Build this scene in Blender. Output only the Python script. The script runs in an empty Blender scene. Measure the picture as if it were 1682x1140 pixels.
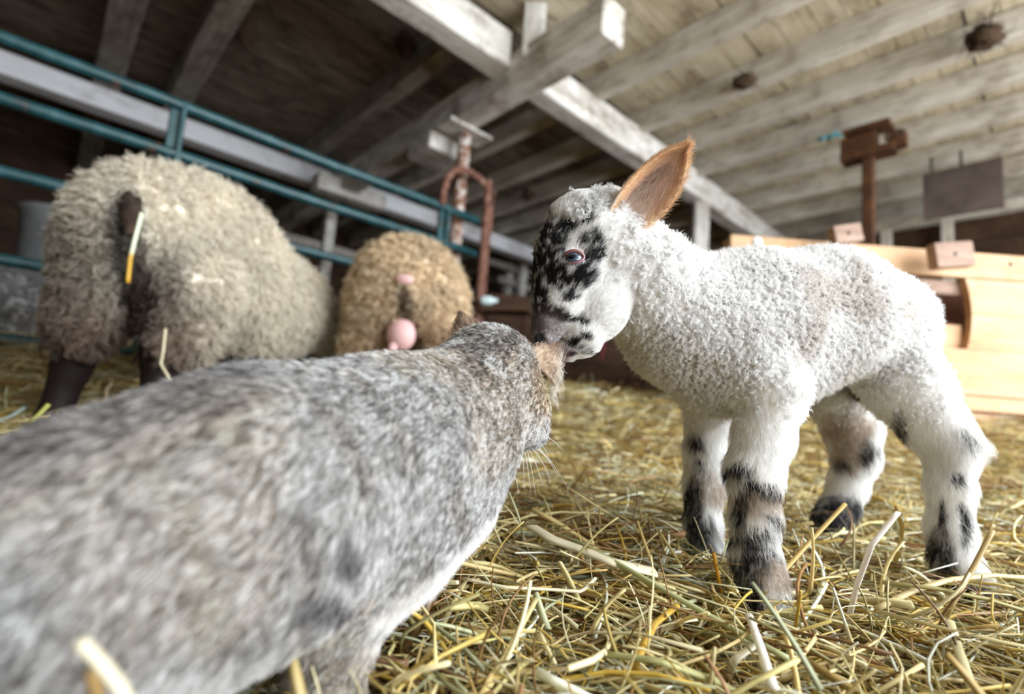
import bpy, math
import numpy as np
from mathutils import Matrix, Vector

# ------------------------------------------------------------------ camera
FPX = 843.0
PITCH, ROLL, THETA = math.radians(6.67), math.radians(4.33), math.radians(42.5)
X0 = np.array([1.0, 0, 0]); U0 = np.array([0, -math.sin(PITCH), math.cos(PITCH)])
FW = np.array([0, math.cos(PITCH), math.sin(PITCH)])
RT = math.cos(ROLL) * X0 + math.sin(ROLL) * U0
UP = -math.sin(ROLL) * X0 + math.cos(ROLL) * U0
CAM = np.array([0, 0, 0.2])
sc = bpy.context.scene
cd = bpy.data.cameras.new('camera')
cam = bpy.data.objects.new('camera', cd)
sc.collection.objects.link(cam)
cam.matrix_world = Matrix(((RT[0], UP[0], -FW[0], CAM[0]), (RT[1], UP[1], -FW[1], CAM[1]),
                           (RT[2], UP[2], -FW[2], CAM[2]), (0, 0, 0, 1)))
cd.sensor_width = 36.0
cd.lens = 36.0 * FPX / 1682.0
cd.clip_start = 0.01
cd.dof.use_dof = True
cd.dof.focus_distance = 0.475
cd.dof.aperture_fstop = 2.8
sc.camera = cam

# ------------------------------------------------------------------ world, daylight, exposure
AX = np.array([-math.sin(THETA), math.cos(THETA), 0.0])   # the joists run this way
BX = np.array([math.cos(THETA), math.sin(THETA), 0.0])    # the girders and the gate run this way
def ab(a, b, z):
    return AX * a + BX * b + np.array([0, 0, z])
w = bpy.data.worlds.new('world'); sc.world = w; w.use_nodes = True
w.node_tree.nodes['Background'].inputs[0].default_value = (0.80, 0.90, 1.0, 1)
w.node_tree.nodes['Background'].inputs[1].default_value = 0.62

def area(name, loc, to, sx, sy, power, col):
    l = bpy.data.lights.new(name, 'AREA'); l.shape = 'RECTANGLE'; l.size = sx; l.size_y = sy
    l.energy = power; l.color = col
    o = bpy.data.objects.new(name, l); sc.collection.objects.link(o)
    o.location = loc
    d = Vector(to) - Vector(loc)
    o.rotation_euler = d.to_track_quat('-Z', 'Y').to_euler()
    return o
# daylight through the barn's open side, behind the camera and to its right
area('open_side_daylight', ab(-2.3, 2.0, 1.75), ab(0.3, 0.9, 0.3), 3.2, 1.5, 172, (0.85, 0.93, 1.0))
# added fill light aimed upwards to brighten the ceiling, in place of yard bounce
area('added_ceiling_fill', ab(-2.7, 3.2, 0.45), ab(-0.9, 3.1, 2.4), 7.5, 0.9, 165, (0.94, 0.97, 1.0))
sc.view_settings.view_transform = 'Standard'
sc.view_settings.look = 'None'
sc.view_settings.gamma = 1.0
sc.view_settings.use_curve_mapping = False
sc.view_settings.exposure = 0.64
try:
    sc.cycles.use_denoising = True
    sc.cycles.max_bounces = 8
    sc.cycles.diffuse_bounces = 5
    sc.cycles.caustics_reflective = False
    sc.cycles.caustics_refractive = False
    sc.cycles_curves.shape = 'RIBBONS'
    sc.cycles_curves.subdivisions = 2
except Exception as e:
    print('cycles settings', e)

rng = np.random.default_rng(7)

# ------------------------------------------------------------------ helpers
def ray(x, y):
    return FW + (x - 841.0) / FPX * RT - (y - 570.0) / FPX * UP
def at(x, y, d):
    return CAM + ray(x, y) * d
def nrm(v):
    v = np.asarray(v, float)
    return v / (np.linalg.norm(v, axis=-1, keepdims=True) + 1e-12)
def lin(r, g, b):
    c = np.array([r, g, b], float) / 255.0
    return np.where(c <= 0.04045, c / 12.92, ((c + 0.055) / 1.055) ** 2.4)
def smooth(e0, e1, x):
    t = np.clip((x - e0) / (e1 - e0), 0, 1)
    return t * t * (3 - 2 * t)
def hash3(i, j, k, s):
    h = (i * 374761393 + j * 668265263 + k * 2147483647 + s * 1274126177) & 0xffffffff
    h = ((h ^ (h >> 13)) * 1274126177) & 0xffffffff
    return ((h ^ (h >> 16)) & 0xffff) / 65535.0
def noise(P, scale, seed=0):
    """smooth value noise, 0..1, at points P"""
    Q = np.asarray(P) * scale
    I = np.floor(Q).astype(np.int64); f = Q - I; f = f * f * (3 - 2 * f)
    r = 0
    for dx in (0, 1):
        for dy in (0, 1):
            for dz in (0, 1):
                wgt = (f[..., 0] if dx else 1 - f[..., 0]) * (f[..., 1] if dy else 1 - f[..., 1]) * (f[..., 2] if dz else 1 - f[..., 2])
                r = r + wgt * hash3(I[..., 0] + dx, I[..., 1] + dy, I[..., 2] + dz, seed)
    return r
def mix(a, b, t):
    t = np.asarray(t)[..., None]
    return a * (1 - t) + b * t

def tag(o, label=None, cat=None, group=None, kind=None):
    if label: o['label'] = label
    if cat: o['category'] = cat
    if group: o['group'] = group
    if kind: o['kind'] = kind
    return o
def link(name, data, parent=None, loc=None):
    o = bpy.data.objects.new(name, data); sc.collection.objects.link(o)
    if loc is not None: o.location = [float(c) for c in loc]
    if parent is not None: o.parent = parent
    return o
def wloc(o):
    p = np.array(o.location)
    return p + (wloc(o.parent) if o.parent else 0)
def empty(name, loc):
    o = link(name, None, None, loc); o.empty_display_size = 0.05
    return o
def mesh_obj(name, V, F, mat, parent=None, loc=None, smooth_shade=True, col=None):
    """V in world coordinates; loc is the object's own origin (or the parent's origin for parts)"""
    V = np.asarray(V, float)
    org = wloc(parent) if parent is not None else (np.zeros(3) if loc is None else np.asarray(loc, float))
    me = bpy.data.meshes.new(name)
    me.from_pydata((V - org).tolist(), [], F.tolist() if isinstance(F, np.ndarray) else F)
    if smooth_shade:
        me.polygons.foreach_set('use_smooth', [True] * len(me.polygons))
    if mat is not None: me.materials.append(mat)
    if col is not None:
        a = me.color_attributes.new('col', 'FLOAT_COLOR', 'POINT')
        c4 = np.ones((len(V), 4), np.float32); c4[:, :3] = col
        a.data.foreach_set('color', c4.ravel())
    me.update()
    return link(name, me, parent, None if parent is not None else org)

class MB:
    def __init__(s): s.v = []; s.f = []; s.n = 0
    def add(s, V, F):
        V = np.asarray(V, float)
        s.v.append(V); s.f += [tuple(int(i) + s.n for i in q) for q in F]; s.n += len(V)
    def box(s, c, ax, ay, az, sx, sy, sz, jit=0.0):
        c = np.asarray(c, float); V = []
        for i in (-.5, .5):
            for j in (-.5, .5):
                for k in (-.5, .5):
                    V.append(c + ax * i * sx + ay * j * sy + az * k * sz + (rng.normal(size=3) * jit if jit else 0))
        s.add(V, [(0, 1, 3, 2), (4, 6, 7, 5), (0, 4, 5, 1), (2, 3, 7, 6), (0, 2, 6, 4), (1, 5, 7, 3)])
    def tube(s, P, r, n=10, flat=1.0, cap=True):
        P = np.asarray(P, float); r = np.broadcast_to(np.asarray(r, float), (len(P),))
        T = nrm(np.gradient(P, axis=0)); ref = np.array([0, 0, 1.0])
        if abs(T[0] @ ref) > 0.9: ref = np.array([1.0, 0, 0])
        u = nrm(np.cross(T[0], ref)); V = []
        for i in range(len(P)):
            u = nrm(u - T[i] * (u @ T[i])); v = np.cross(T[i], u)
            for k in range(n):
                an = 2 * math.pi * k / n
                V.append(P[i] + r[i] * (math.cos(an) * u + flat * math.sin(an) * v))
        F = []
        for i in range(len(P) - 1):
            for k in range(n):
                k2 = (k + 1) % n
                F.append((i * n + k, i * n + k2, (i + 1) * n + k2, (i + 1) * n + k))
        if cap:
            F.append(tuple(range(n))[::-1]); F.append(tuple((len(P) - 1) * n + k for k in range(n)))
        s.add(V, F)
    def blob(s, c, r, sq=(1, 1, 1), n=14, m=9, bump=0.0, seed=0, scale=30):
        V = []; c = np.asarray(c, float)
        for i in range(m + 1):
            t = math.pi * i / m
            for k in range(n):
                an = 2 * math.pi * k / n
                V.append((math.sin(t) * math.cos(an), math.sin(t) * math.sin(an), math.cos(t)))
        V = np.array(V)
        rad = r * (1 + bump * (noise(V * r + c, scale, seed) - 0.5) * 2)
        F = [(i * n + k, (i + 1) * n + k, (i + 1) * n + (k + 1) % n, i * n + (k + 1) % n) for i in range(m) for k in range(n)]
        s.add(c + V * rad[:, None] * np.array(sq), F)
    def build(s, name, mat, parent=None, loc=None, sm=False, col=None):
        return mesh_obj(name, np.vstack(s.v), s.f, mat, parent, loc, sm, col)

def bevel(o, wd=0.004, seg=2):
    m = o.modifiers.new('bevel', 'BEVEL'); m.width = wd; m.segments = seg; m.limit_method = 'ANGLE'
    return o

# ------------------------------------------------------------------ materials
def newmat(name):
    m = bpy.data.materials.new(name); m.use_nodes = True
    nt = m.node_tree; b = nt.nodes['Principled BSDF']
    return m, nt, b
def N(nt, t, **kw):
    n = nt.nodes.new(t)
    for k, v in kw.items():
        if k.startswith('i_'): n.inputs[k[2:].replace('_', ' ')].default_value = v
        else: setattr(n, k, v)
    return n
def ramp(nt, stops):
    n = nt.nodes.new('ShaderNodeValToRGB'); e = n.color_ramp.elements
    while len(e) < len(stops): e.new(0.5)
    for i, (p, c) in enumerate(stops):
        e[i].position = p; e[i].color = (*c, 1)
    return n
def coords(nt, scale, kind='Object'):
    tc = nt.nodes.new('ShaderNodeTexCoord'); mp = nt.nodes.new('ShaderNodeMapping')
    mp.inputs['Scale'].default_value = scale
    nt.links.new(tc.outputs[kind], mp.inputs[0])
    return mp.outputs[0]
def attr_mat(name, rough=0.7, spec=0.25, attr='col', transl=0.0, sheen=0.0):
    m, nt, b = newmat(name)
    a = N(nt, 'ShaderNodeAttribute', attribute_name=attr)
    nt.links.new(a.outputs['Color'], b.inputs['Base Color'])
    b.inputs['Roughness'].default_value = rough
    b.inputs['Specular IOR Level'].default_value = spec
    if transl:
        tr = N(nt, 'ShaderNodeBsdfTranslucent'); mx = N(nt, 'ShaderNodeMixShader'); mx.inputs[0].default_value = transl
        nt.links.new(a.outputs['Color'], tr.inputs[0])
        out = nt.nodes['Material Output']
        nt.links.new(b.outputs[0], mx.inputs[1]); nt.links.new(tr.outputs[0], mx.inputs[2]); nt.links.new(mx.outputs[0], out.inputs[0])
    return m
def wood_mat(name, stops, grain=(2.5, 40, 40), blot=3.0, rough=0.85, bump=0.35, seed=0.0, dirt=None, dirt_amt=0.5, dirt_scale=4.0):
    """weathered timber: stretched grain + blotches; local X runs along the wood"""
    m, nt, b = newmat(name)
    g = N(nt, 'ShaderNodeTexNoise', i_Scale=1.0, i_Detail=6.0, i_Roughness=0.65)
    nt.links.new(coords(nt, grain), g.inputs['Vector'])
    bl = N(nt, 'ShaderNodeTexNoise', i_Scale=blot, i_Detail=5.0, i_Roughness=0.6)
    nt.links.new(coords(nt, (1, 2.5, 2.5)), bl.inputs['Vector'])
    mx = N(nt, 'ShaderNodeMath', operation='ADD'); ms = N(nt, 'ShaderNodeMath', operation='MULTIPLY'); ms.inputs[1].default_value = 0.5
    nt.links.new(g.outputs[0], mx.inputs[0]); nt.links.new(bl.outputs[0], mx.inputs[1]); nt.links.new(mx.outputs[0], ms.inputs[0])
    r = ramp(nt, stops); nt.links.new(ms.outputs[0], r.inputs[0])
    src = r.outputs[0]
    if dirt is not None:
        dn = N(nt, 'ShaderNodeTexNoise', i_Scale=dirt_scale, i_Detail=4.0, i_Roughness=0.7)
        nt.links.new(coords(nt, (1, 1.6, 1.6)), dn.inputs['Vector'])
        dr = ramp(nt, [(0.5, (0, 0, 0)), (0.68, (dirt_amt,) * 3)]); nt.links.new(dn.outputs[0], dr.inputs[0])
        mc = N(nt, 'ShaderNodeMixRGB'); mc.inputs[2].default_value = (*dirt, 1)
        nt.links.new(dr.outputs[0], mc.inputs[0]); nt.links.new(src, mc.inputs[1]); src = mc.outputs[0]
    nt.links.new(src, b.inputs['Base Color'])
    b.inputs['Roughness'].default_value = rough; b.inputs['Specular IOR Level'].default_value = 0.2
    bp = N(nt, 'ShaderNodeBump', i_Strength=bump, i_Distance=0.01)
    nt.links.new(ms.outputs[0], bp.inputs['Height']); nt.links.new(bp.outputs[0], b.inputs['Normal'])
    return m
def noise_mat(name, stops, scale=20, rough=0.8, metal=0.0, bump=0.3, spec=0.3, detail=5.0):
    m, nt, b = newmat(name)
    g = N(nt, 'ShaderNodeTexNoise', i_Scale=scale, i_Detail=detail, i_Roughness=0.65)
    nt.links.new(coords(nt, (1, 1, 1)), g.inputs['Vector'])
    r = ramp(nt, stops); nt.links.new(g.outputs[0], r.inputs[0]); nt.links.new(r.outputs[0], b.inputs['Base Color'])
    b.inputs['Roughness'].default_value = rough; b.inputs['Metallic'].default_value = metal
    b.inputs['Specular IOR Level'].default_value = spec
    bp = N(nt, 'ShaderNodeBump', i_Strength=bump, i_Distance=0.004)
    nt.links.new(g.outputs[0], bp.inputs['Height']); nt.links.new(bp.outputs[0], b.inputs['Normal'])
    return m
L3 = lambda *c: tuple(lin(*c))
M = {}
M['white_timber'] = wood_mat('white_timber', [(0.30, L3(92, 80, 68)), (0.42, L3(176, 170, 160)), (0.55, L3(222, 218, 212)), (0.75, L3(235, 232, 228))], dirt=L3(110, 92, 72), dirt_amt=0.7)
M['limewash'] = wood_mat('limewash', [(0.28, L3(150, 142, 138)), (0.38, L3(226, 226, 230)), (0.6, L3(242, 242, 246))], dirt=L3(120, 104, 90), dirt_amt=0.5, dirt_scale=2.5)
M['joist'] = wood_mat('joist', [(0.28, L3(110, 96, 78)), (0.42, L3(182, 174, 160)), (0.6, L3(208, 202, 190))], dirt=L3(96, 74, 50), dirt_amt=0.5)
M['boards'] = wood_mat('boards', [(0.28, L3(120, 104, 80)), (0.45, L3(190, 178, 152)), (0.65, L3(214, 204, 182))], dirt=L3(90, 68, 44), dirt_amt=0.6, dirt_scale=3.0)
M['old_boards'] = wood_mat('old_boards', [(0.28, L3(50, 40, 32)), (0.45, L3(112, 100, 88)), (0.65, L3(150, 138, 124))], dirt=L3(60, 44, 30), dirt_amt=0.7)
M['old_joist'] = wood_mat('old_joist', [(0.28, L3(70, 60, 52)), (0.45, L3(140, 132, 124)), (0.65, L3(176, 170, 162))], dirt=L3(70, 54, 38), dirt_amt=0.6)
M['dark_wood'] = wood_mat('dark_wood', [(0.3, L3(30, 22, 17)), (0.5, L3(66, 48, 36)), (0.7, L3(90, 66, 50))])
M['brown_wood'] = wood_mat('brown_wood', [(0.3, L3(58, 34, 20)), (0.5, L3(112, 68, 36)), (0.7, L3(138, 86, 46))])
M['grey_wood'] = wood_mat('grey_wood', [(0.3, L3(104, 84, 72)), (0.5, L3(150, 126, 112)), (0.7, L3(184, 162, 148))], grain=(6, 90, 90))
M['pine'] = wood_mat('pine', [(0.3, L3(156, 116, 82)), (0.45, L3(186, 150, 114)), (0.6, L3(200, 168, 134)), (0.75, L3(208, 180, 150))], grain=(2.2, 24, 24), rough=0.6, bump=0.1, dirt=L3(170, 116, 72), dirt_amt=0.4, dirt_scale=6)
M['green_paint'] = noise_mat('green_paint', [(0.3, L3(112, 72, 58)), (0.37, L3(24, 60, 64)), (0.6, L3(40, 84, 90)), (0.8, L3(76, 110, 120))], scale=14, rough=0.35, bump=0.1, spec=0.5)
M['rust'] = noise_mat('rust', [(0.3, L3(70, 44, 36)), (0.5, L3(124, 84, 70)), (0.65, L3(146, 110, 96)), (0.8, L3(170, 160, 156))], scale=30, rough=0.8)
M['rust_white'] = noise_mat('rust_white', [(0.38, L3(110, 66, 46)), (0.5, L3(150, 118, 100)), (0.58, L3(214, 208, 202))], scale=22, rough=0.8)
M['brown_steel'] = noise_mat('brown_steel', [(0.3, L3(40, 24, 13)), (0.6, L3(84, 52, 28)), (0.8, L3(100, 66, 38))], scale=12, rough=0.75)
M['nest'] = noise_mat('nest', [(0.3, L3(30, 22, 16)), (0.7, L3(84, 64, 46))], scale=60, rough=1.0, bump=1.0)
M['soil'] = noise_mat('soil', [(0.3, L3(70, 52, 22)), (0.5, L3(128, 100, 50)), (0.7, L3(170, 142, 84))], scale=25, rough=1.0, bump=0.8)
M['tub'] = noise_mat('tub', [(0.3, L3(110, 112, 114)), (0.7, L3(150, 152, 152))], scale=5, rough=0.6)
M['straw'] = attr_mat('straw', rough=0.45, spec=0.35, transl=0.15)
M['fur'] = attr_mat('fur', rough=0.55, spec=0.25, transl=0.25)
M['wool'] = attr_mat('wool', rough=0.6, spec=0.2, transl=0.3)
M['skin'] = attr_mat('skin', rough=0.6, spec=0.3)
m, nt, b = newmat('hoof'); b.inputs['Base Color'].default_value = (*lin(58, 50, 46), 1); b.inputs['Roughness'].default_value = 0.5; M['hoof'] = m
m, nt, b = newmat('eyelid'); b.inputs['Base Color'].default_value = (*lin(140, 98, 98), 1); b.inputs['Roughness'].default_value = 0.35; M['eyelid'] = m
m, nt, b = newmat('udder'); b.inputs['Base Color'].default_value = (*lin(214, 172, 170), 1); b.inputs['Roughness'].default_value = 0.6; b.inputs['Subsurface Weight'].default_value = 0.2; b.inputs['Subsurface Radius'].default_value = (0.02, 0.008, 0.006); M['udder'] = m
m, nt, b = newmat('pink_twine'); b.inputs['Base Color'].default_value = (*lin(200, 50, 100), 1); b.inputs['Roughness'].default_value = 0.6; M['pink_twine'] = m
m, nt, b = newmat('teal_twine'); b.inputs['Base Color'].default_value = (*lin(50, 130, 140), 1); b.inputs['Roughness'].default_value = 0.6; M['teal_twine'] = m
m, nt, b = newmat('white_cap'); b.inputs['Base Color'].default_value = (*lin(240, 240, 240), 1); b.inputs['Roughness'].default_value = 0.4; M['white_cap'] = m
m, nt, b = newmat('glass'); b.inputs['Base Color'].default_value = (*lin(226, 246, 246), 1); b.inputs['Roughness'].default_value = 0.15; b.inputs['Transmission Weight'].default_value = 0.1; M['glass'] = m  # the bottle's bright reflection is put into this pale, mostly opaque base colour
m, nt, b = newmat('wire'); b.inputs['Base Color'].default_value = (*lin(70, 62, 54), 1); b.inputs['Roughness'].default_value = 0.6; M['wire'] = m
# the lamb's eye: a barred pupil in a slate iris, seen along local Z
m, nt, b = newmat('lamb_eye')
tc = N(nt, 'ShaderNodeTexCoord'); sx = N(nt, 'ShaderNodeSeparateXYZ'); nt.links.new(tc.outputs['Object'], sx.inputs[0])
def mth(op, a, c):
    n = N(nt, 'ShaderNodeMath', operation=op)
    for i, q in enumerate((a, c)):
        if isinstance(q, (int, float)): n.inputs[i].default_value = q
        else: nt.links.new(q, n.inputs[i])
    return n.outputs[0]
px_ = mth('DIVIDE', sx.outputs[0], 0.0044); py_ = mth('DIVIDE', sx.outputs[1], 0.0024)
pup = mth('ADD', mth('POWER', mth('ABSOLUTE', px_, 0), 2.0), mth('POWER', mth('ABSOLUTE', py_, 0), 2.0))
iri = mth('POWER', mth('ADD', mth('POWER', mth('ABSOLUTE', sx.outputs[0], 0), 2.0), mth('POWER', mth('ABSOLUTE', sx.outputs[1], 0), 2.0)), 0.5)
ri = ramp(nt, [(0.0, L3(52, 64, 84)), (0.30, L3(70, 82, 104)), (0.36, L3(24, 24, 32)), (0.42, L3(96, 100, 116)), (0.6, L3(130, 126, 136))])
nt.links.new(mth('MULTIPLY', iri, 58.0), ri.inputs[0])
rp = ramp(nt, [(0.75, (0, 0, 0)), (1.0, (1, 1, 1))]); nt.links.new(pup, rp.inputs[0])
mx = N(nt, 'ShaderNodeMixRGB'); mx.inputs[1].default_value = (*lin(10, 14, 28), 1)
nt.links.new(rp.outputs[0], mx.inputs[0]); nt.links.new(ri.outputs[0], mx.inputs[2]); nt.links.new(mx.outputs[0], b.inputs['Base Color'])
b.inputs['Roughness'].default_value = 0.06; b.inputs['Coat Weight'].default_value = 0.5; M['lamb_eye'] = m

# ------------------------------------------------------------------ organic bodies: blended limbs -> one continuous surface
def PR(a, ra, b=None, rb=None, region=0, k=0.012, ax=None, s=1.0, cut=False):
    b = a if b is None else b
    return dict(a=np.asarray(a, float), b=np.asarray(b, float), ra=ra, rb=ra if rb is None else rb, region=region, k=k,
                ax=None if ax is None else nrm(ax), s=s, cut=cut)
def chain(pts, region=0, k=0.012, ax=None, s=1.0):
    """pts: (px, py, depth, radius) joints of a limb"""
    q = [(at(x, y, d), r) for x, y, d, r in pts]
    return [PR(q[i][0], q[i][1], q[i + 1][0], q[i + 1][1], region, k, ax, s) for i in range(len(q) - 1)]
def pdist(p, P):
    a, bb = p['a'], p['b']
    if p['ax'] is not None:
        off = (P - a) @ p['ax']
        P = P + (p['s'] - 1) * off[..., None] * p['ax']
        ob = (bb - a) @ p['ax']; bb = bb + (p['s'] - 1) * ob * p['ax']
    d = bb - a; L2 = d @ d
    if L2 < 1e-12:
        return np.linalg.norm(P - a, axis=-1) - p['ra']
    t = np.clip(((P - a) @ d) / L2, 0, 1)
    return np.linalg.norm(P - (a + t[..., None] * d), axis=-1) - (p['ra'] + t * (p['rb'] - p['ra']))
def bodydist(prims, P):
    V = np.full(P.shape[:-1], 9.0)
    for p in prims:
        if not p['cut']: V = np.minimum(V, pdist(p, P))
    return V
def field(prims, xs, ys, zs):
    V = np.full((len(xs), len(ys), len(zs)), 0.08, np.float32)
    G = (xs, ys, zs)
    for p in prims:
        rr = max(p['ra'], p['rb']) / min(1.0, p['s']) + p['k'] + 0.012
        lo = np.minimum(p['a'], p['b']) - rr; hi = np.maximum(p['a'], p['b']) + rr
        sl = []
        for i in range(3):
            i0 = int(np.searchsorted(G[i], lo[i])); i1 = int(np.searchsorted(G[i], hi[i]))
            sl.append(slice(max(0, i0 - 1), min(len(G[i]), i1 + 1)))
        if any(s_.stop - s_.start <= 0 for s_ in sl): continue
        P = np.stack(np.meshgrid(xs[sl[0]], ys[sl[1]], zs[sl[2]], indexing='ij'), -1)
        d = pdist(p, P); v = V[sl[0], sl[1], sl[2]]; k = p['k']
        if p['cut']:
            d = -d; h = np.clip(0.5 - 0.5 * (v - d) / k, 0, 1)
            v2 = v * (1 - h) + d * h + k * h * (1 - h)
        else:
            h = np.clip(0.5 + 0.5 * (v - d) / k, 0, 1)
            v2 = v * (1 - h) + d * h - k * h * (1 - h)
        V[sl[0], sl[1], sl[2]] = v2
    return V
def surface_nets(xs, ys, zs, V):
    S = V < 0
    n = [len(xs) - 1, len(ys) - 1, len(zs) - 1]
    cnt = np.zeros(n, np.uint8)
    for i in (0, 1):
        for j in (0, 1):
            for k in (0, 1):
                cnt += S[i:i + n[0], j:j + n[1], k:k + n[2]]
    act = (cnt > 0) & (cnt < 8)
    I = np.argwhere(act); idx = -np.ones(n, np.int32); idx[act] = np.arange(len(I))
    G = (xs, ys, zs); acc = np.zeros((len(I), 3)); num = np.zeros(len(I))
    cor = [(i, j, k) for i in (0, 1) for j in (0, 1) for k in (0, 1)]
    for c in cor:
        for ax in range(3):
            if c[ax]: continue
            c2 = list(c); c2[ax] = 1
            A = I + c; B = I + c2
            va = V[A[:, 0], A[:, 1], A[:, 2]]; vb = V[B[:, 0], B[:, 1], B[:, 2]]
            mk = (va < 0) != (vb < 0)
            t = np.where(mk, va / np.where(mk, va - vb, 1), 0)
            PA = np.stack([G[q][A[:, q]] for q in range(3)], -1); PB = np.stack([G[q][B[:, q]] for q in range(3)], -1)
            acc += np.where(mk[:, None], PA + t[:, None] * (PB - PA), 0); num += mk
    P = acc / num[:, None]
    F = []
    for ax in range(3):
        o1, o2 = [(1, 2), (2, 0), (0, 1)][ax]
        sl0 = [slice(1, -1)] * 3; sl0[ax] = slice(0, -1)
        sl1 = [slice(1, -1)] * 3; sl1[ax] = slice(1, None)
        a = S[tuple(sl0)]; b_ = S[tuple(sl1)]
        E = np.argwhere(a != b_)
        if not len(E): continue
        fl = a[E[:, 0], E[:, 1], E[:, 2]]
        E = E + np.array([0 if q == ax else 1 for q in range(3)])
        e1 = np.eye(3, dtype=int)[o1]; e2 = np.eye(3, dtype=int)[o2]
        def g(D): return idx[D[:, 0], D[:, 1], D[:, 2]]
        q = np.stack([g(E - e1 - e2), g(E - e2), g(E), g(E - e1)], -1)
        q[~fl] = q[~fl][:, ::-1]
        F.append(q)
    F = np.vstack(F); F = F[(F >= 0).all(1)]
    return P, F
def grid_axis(lo, hi, h, fine=None, hf=None):
    xs = []; x = lo
    while x < hi:
        xs.append(x); x += hf if (fine and fine[0] <= x < fine[1]) else h
    return np.array(xs + [x])
def relax(P, F, it=2, lam=0.5):
    e = np.vstack([F[:, [0, 1]], F[:, [1, 2]], F[:, [2, 3]], F[:, [3, 0]]])
    for _ in range(it):
        acc = np.zeros_like(P); n = np.zeros(len(P))
        np.add.at(acc, e[:, 0], P[e[:, 1]]); np.add.at(n, e[:, 0], 1)
        np.add.at(acc, e[:, 1], P[e[:, 0]]); np.add.at(n, e[:, 1], 1)
        P = P + lam * (acc / np.maximum(n, 1)[:, None] - P)
    return P
def vnormals(P, F):
    fn = np.cross(P[F[:, 2]] - P[F[:, 0]], P[F[:, 3]] - P[F[:, 1]])
    vn = np.zeros_like(P)
    for i in range(4): np.add.at(vn, F[:, i], fn)
    return nrm(vn)
def regions(prims, P, n):
    """soft weights of the named regions at surface points"""
    W = np.zeros((len(P), n)); D = np.full((len(P), n), 9.0)
    for p in prims:
        if not p['cut']: D[:, p['region']] = np.minimum(D[:, p['region']], pdist(p, P))
    W = np.exp(-np.maximum(D - D.min(1, keepdims=True), 0) / 0.006)
    return W / W.sum(1, keepdims=True)
def organic(prims, h, fine=None, hf=None, pad=0.03, it=1):
    lo = np.min([np.minimum(p['a'], p['b']) - max(p['ra'], p['rb']) / min(1, p['s']) for p in prims if not p['cut']], 0) - pad
    hi = np.max([np.maximum(p['a'], p['b']) + max(p['ra'], p['rb']) / min(1, p['s']) for p in prims if not p['cut']], 0) + pad
    ax = [grid_axis(lo[i], hi[i], h, None if fine is None else fine[i], hf) for i in range(3)]
    V = field(prims, *ax)
    P, F = surface_nets(*ax, V)
    P = relax(P, F, it)
    return P, F, vnormals(P, F)

def sample(P, F, VN, n, wfn=None):
    T = np.vstack([F[:, [0, 1, 2]], F[:, [0, 2, 3]]])
    ar = np.linalg.norm(np.cross(P[T[:, 1]] - P[T[:, 0]], P[T[:, 2]] - P[T[:, 0]]), axis=1)
    if wfn is not None: ar = ar * wfn((P[T[:, 0]] + P[T[:, 1]] + P[T[:, 2]]) / 3, nrm(VN[T[:, 0]] + VN[T[:, 1]] + VN[T[:, 2]]))
    c = np.cumsum(ar); t = np.searchsorted(c, rng.random(n) * c[-1]); t = np.minimum(t, len(T) - 1)
    u = rng.random((n, 2)); fl = u.sum(1) > 1; u[fl] = 1 - u[fl]
    w3 = np.stack([1 - u[:, 0] - u[:, 1], u[:, 0], u[:, 1]], -1)
    Q = (P[T[t]] * w3[..., None]).sum(1); NN = nrm((VN[T[t]] * w3[..., None]).sum(1))
    return Q, NN
def facing(Q, NN, back=0.3):
    """hair density weight: the side turned away keeps a thinner coat"""
    v = nrm(CAM - Q)
    return back + (1 - back) * smooth(-0.35, 0.0, (NN * v).sum(-1))
def curves_obj(name, pts, rad, col, mat, parent):
    """pts (n,K,3) world, rad (K,) or (n,K), col (n,3) or (n,K,3)"""
    n, K = pts.shape[:2]
    cu = bpy.data.hair_curves.new(name)
    cu.add_curves([K] * n)
    cu.points.foreach_set('position', (pts - wloc(parent)).astype(np.float32).ravel())
    r = np.broadcast_to(np.asarray(rad, np.float32), (n, K)).ravel()
    a = cu.attributes.get('radius') or cu.attributes.new('radius', 'FLOAT', 'POINT')
    a.data.foreach_set('value', np.ascontiguousarray(r, dtype=np.float32))
    if col.ndim == 2: col = np.repeat(col[:, None, :], K, 1)
    c4 = np.ones((n, K, 4), np.float32); c4[..., :3] = col
    a = cu.attributes.new('col', 'FLOAT_COLOR', 'POINT'); a.data.foreach_set('color', c4.ravel())
    cu.materials.append(mat)
    return link(name, cu, parent)
def tangent(NN, D):
    D = D - (D * NN).sum(-1, keepdims=True) * NN
    return nrm(D)
def lying_hair(Q, NN, D, length, lift, K=5, jit=0.25, wave=0.0):
    """short hair that rises from the skin and lies over along D"""
    n = len(Q); D = tangent(NN, D + rng.normal(size=(n, 3)) * jit)
    s = np.linspace(0, 1, K)[None, :, None]; L = np.asarray(length).reshape(-1, 1, 1) * np.ones((n, 1, 1)); lf = np.asarray(lift).reshape(-1, 1, 1)
    p = Q[:, None, :] + NN[:, None, :] * L * lf * (s * (1.5 - 0.5 * s)) + D[:, None, :] * L * np.sqrt(np.maximum(1 - lf ** 2, 0.05)) * (0.45 * s + 0.55 * s * s)
    if wave:
        B = np.cross(NN, D); ph = rng.random((n, 1, 1)) * 6.28
        p = p + wave * s * np.sin(ph + s * 7.0) * B[:, None, :] * L
    return p
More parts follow.
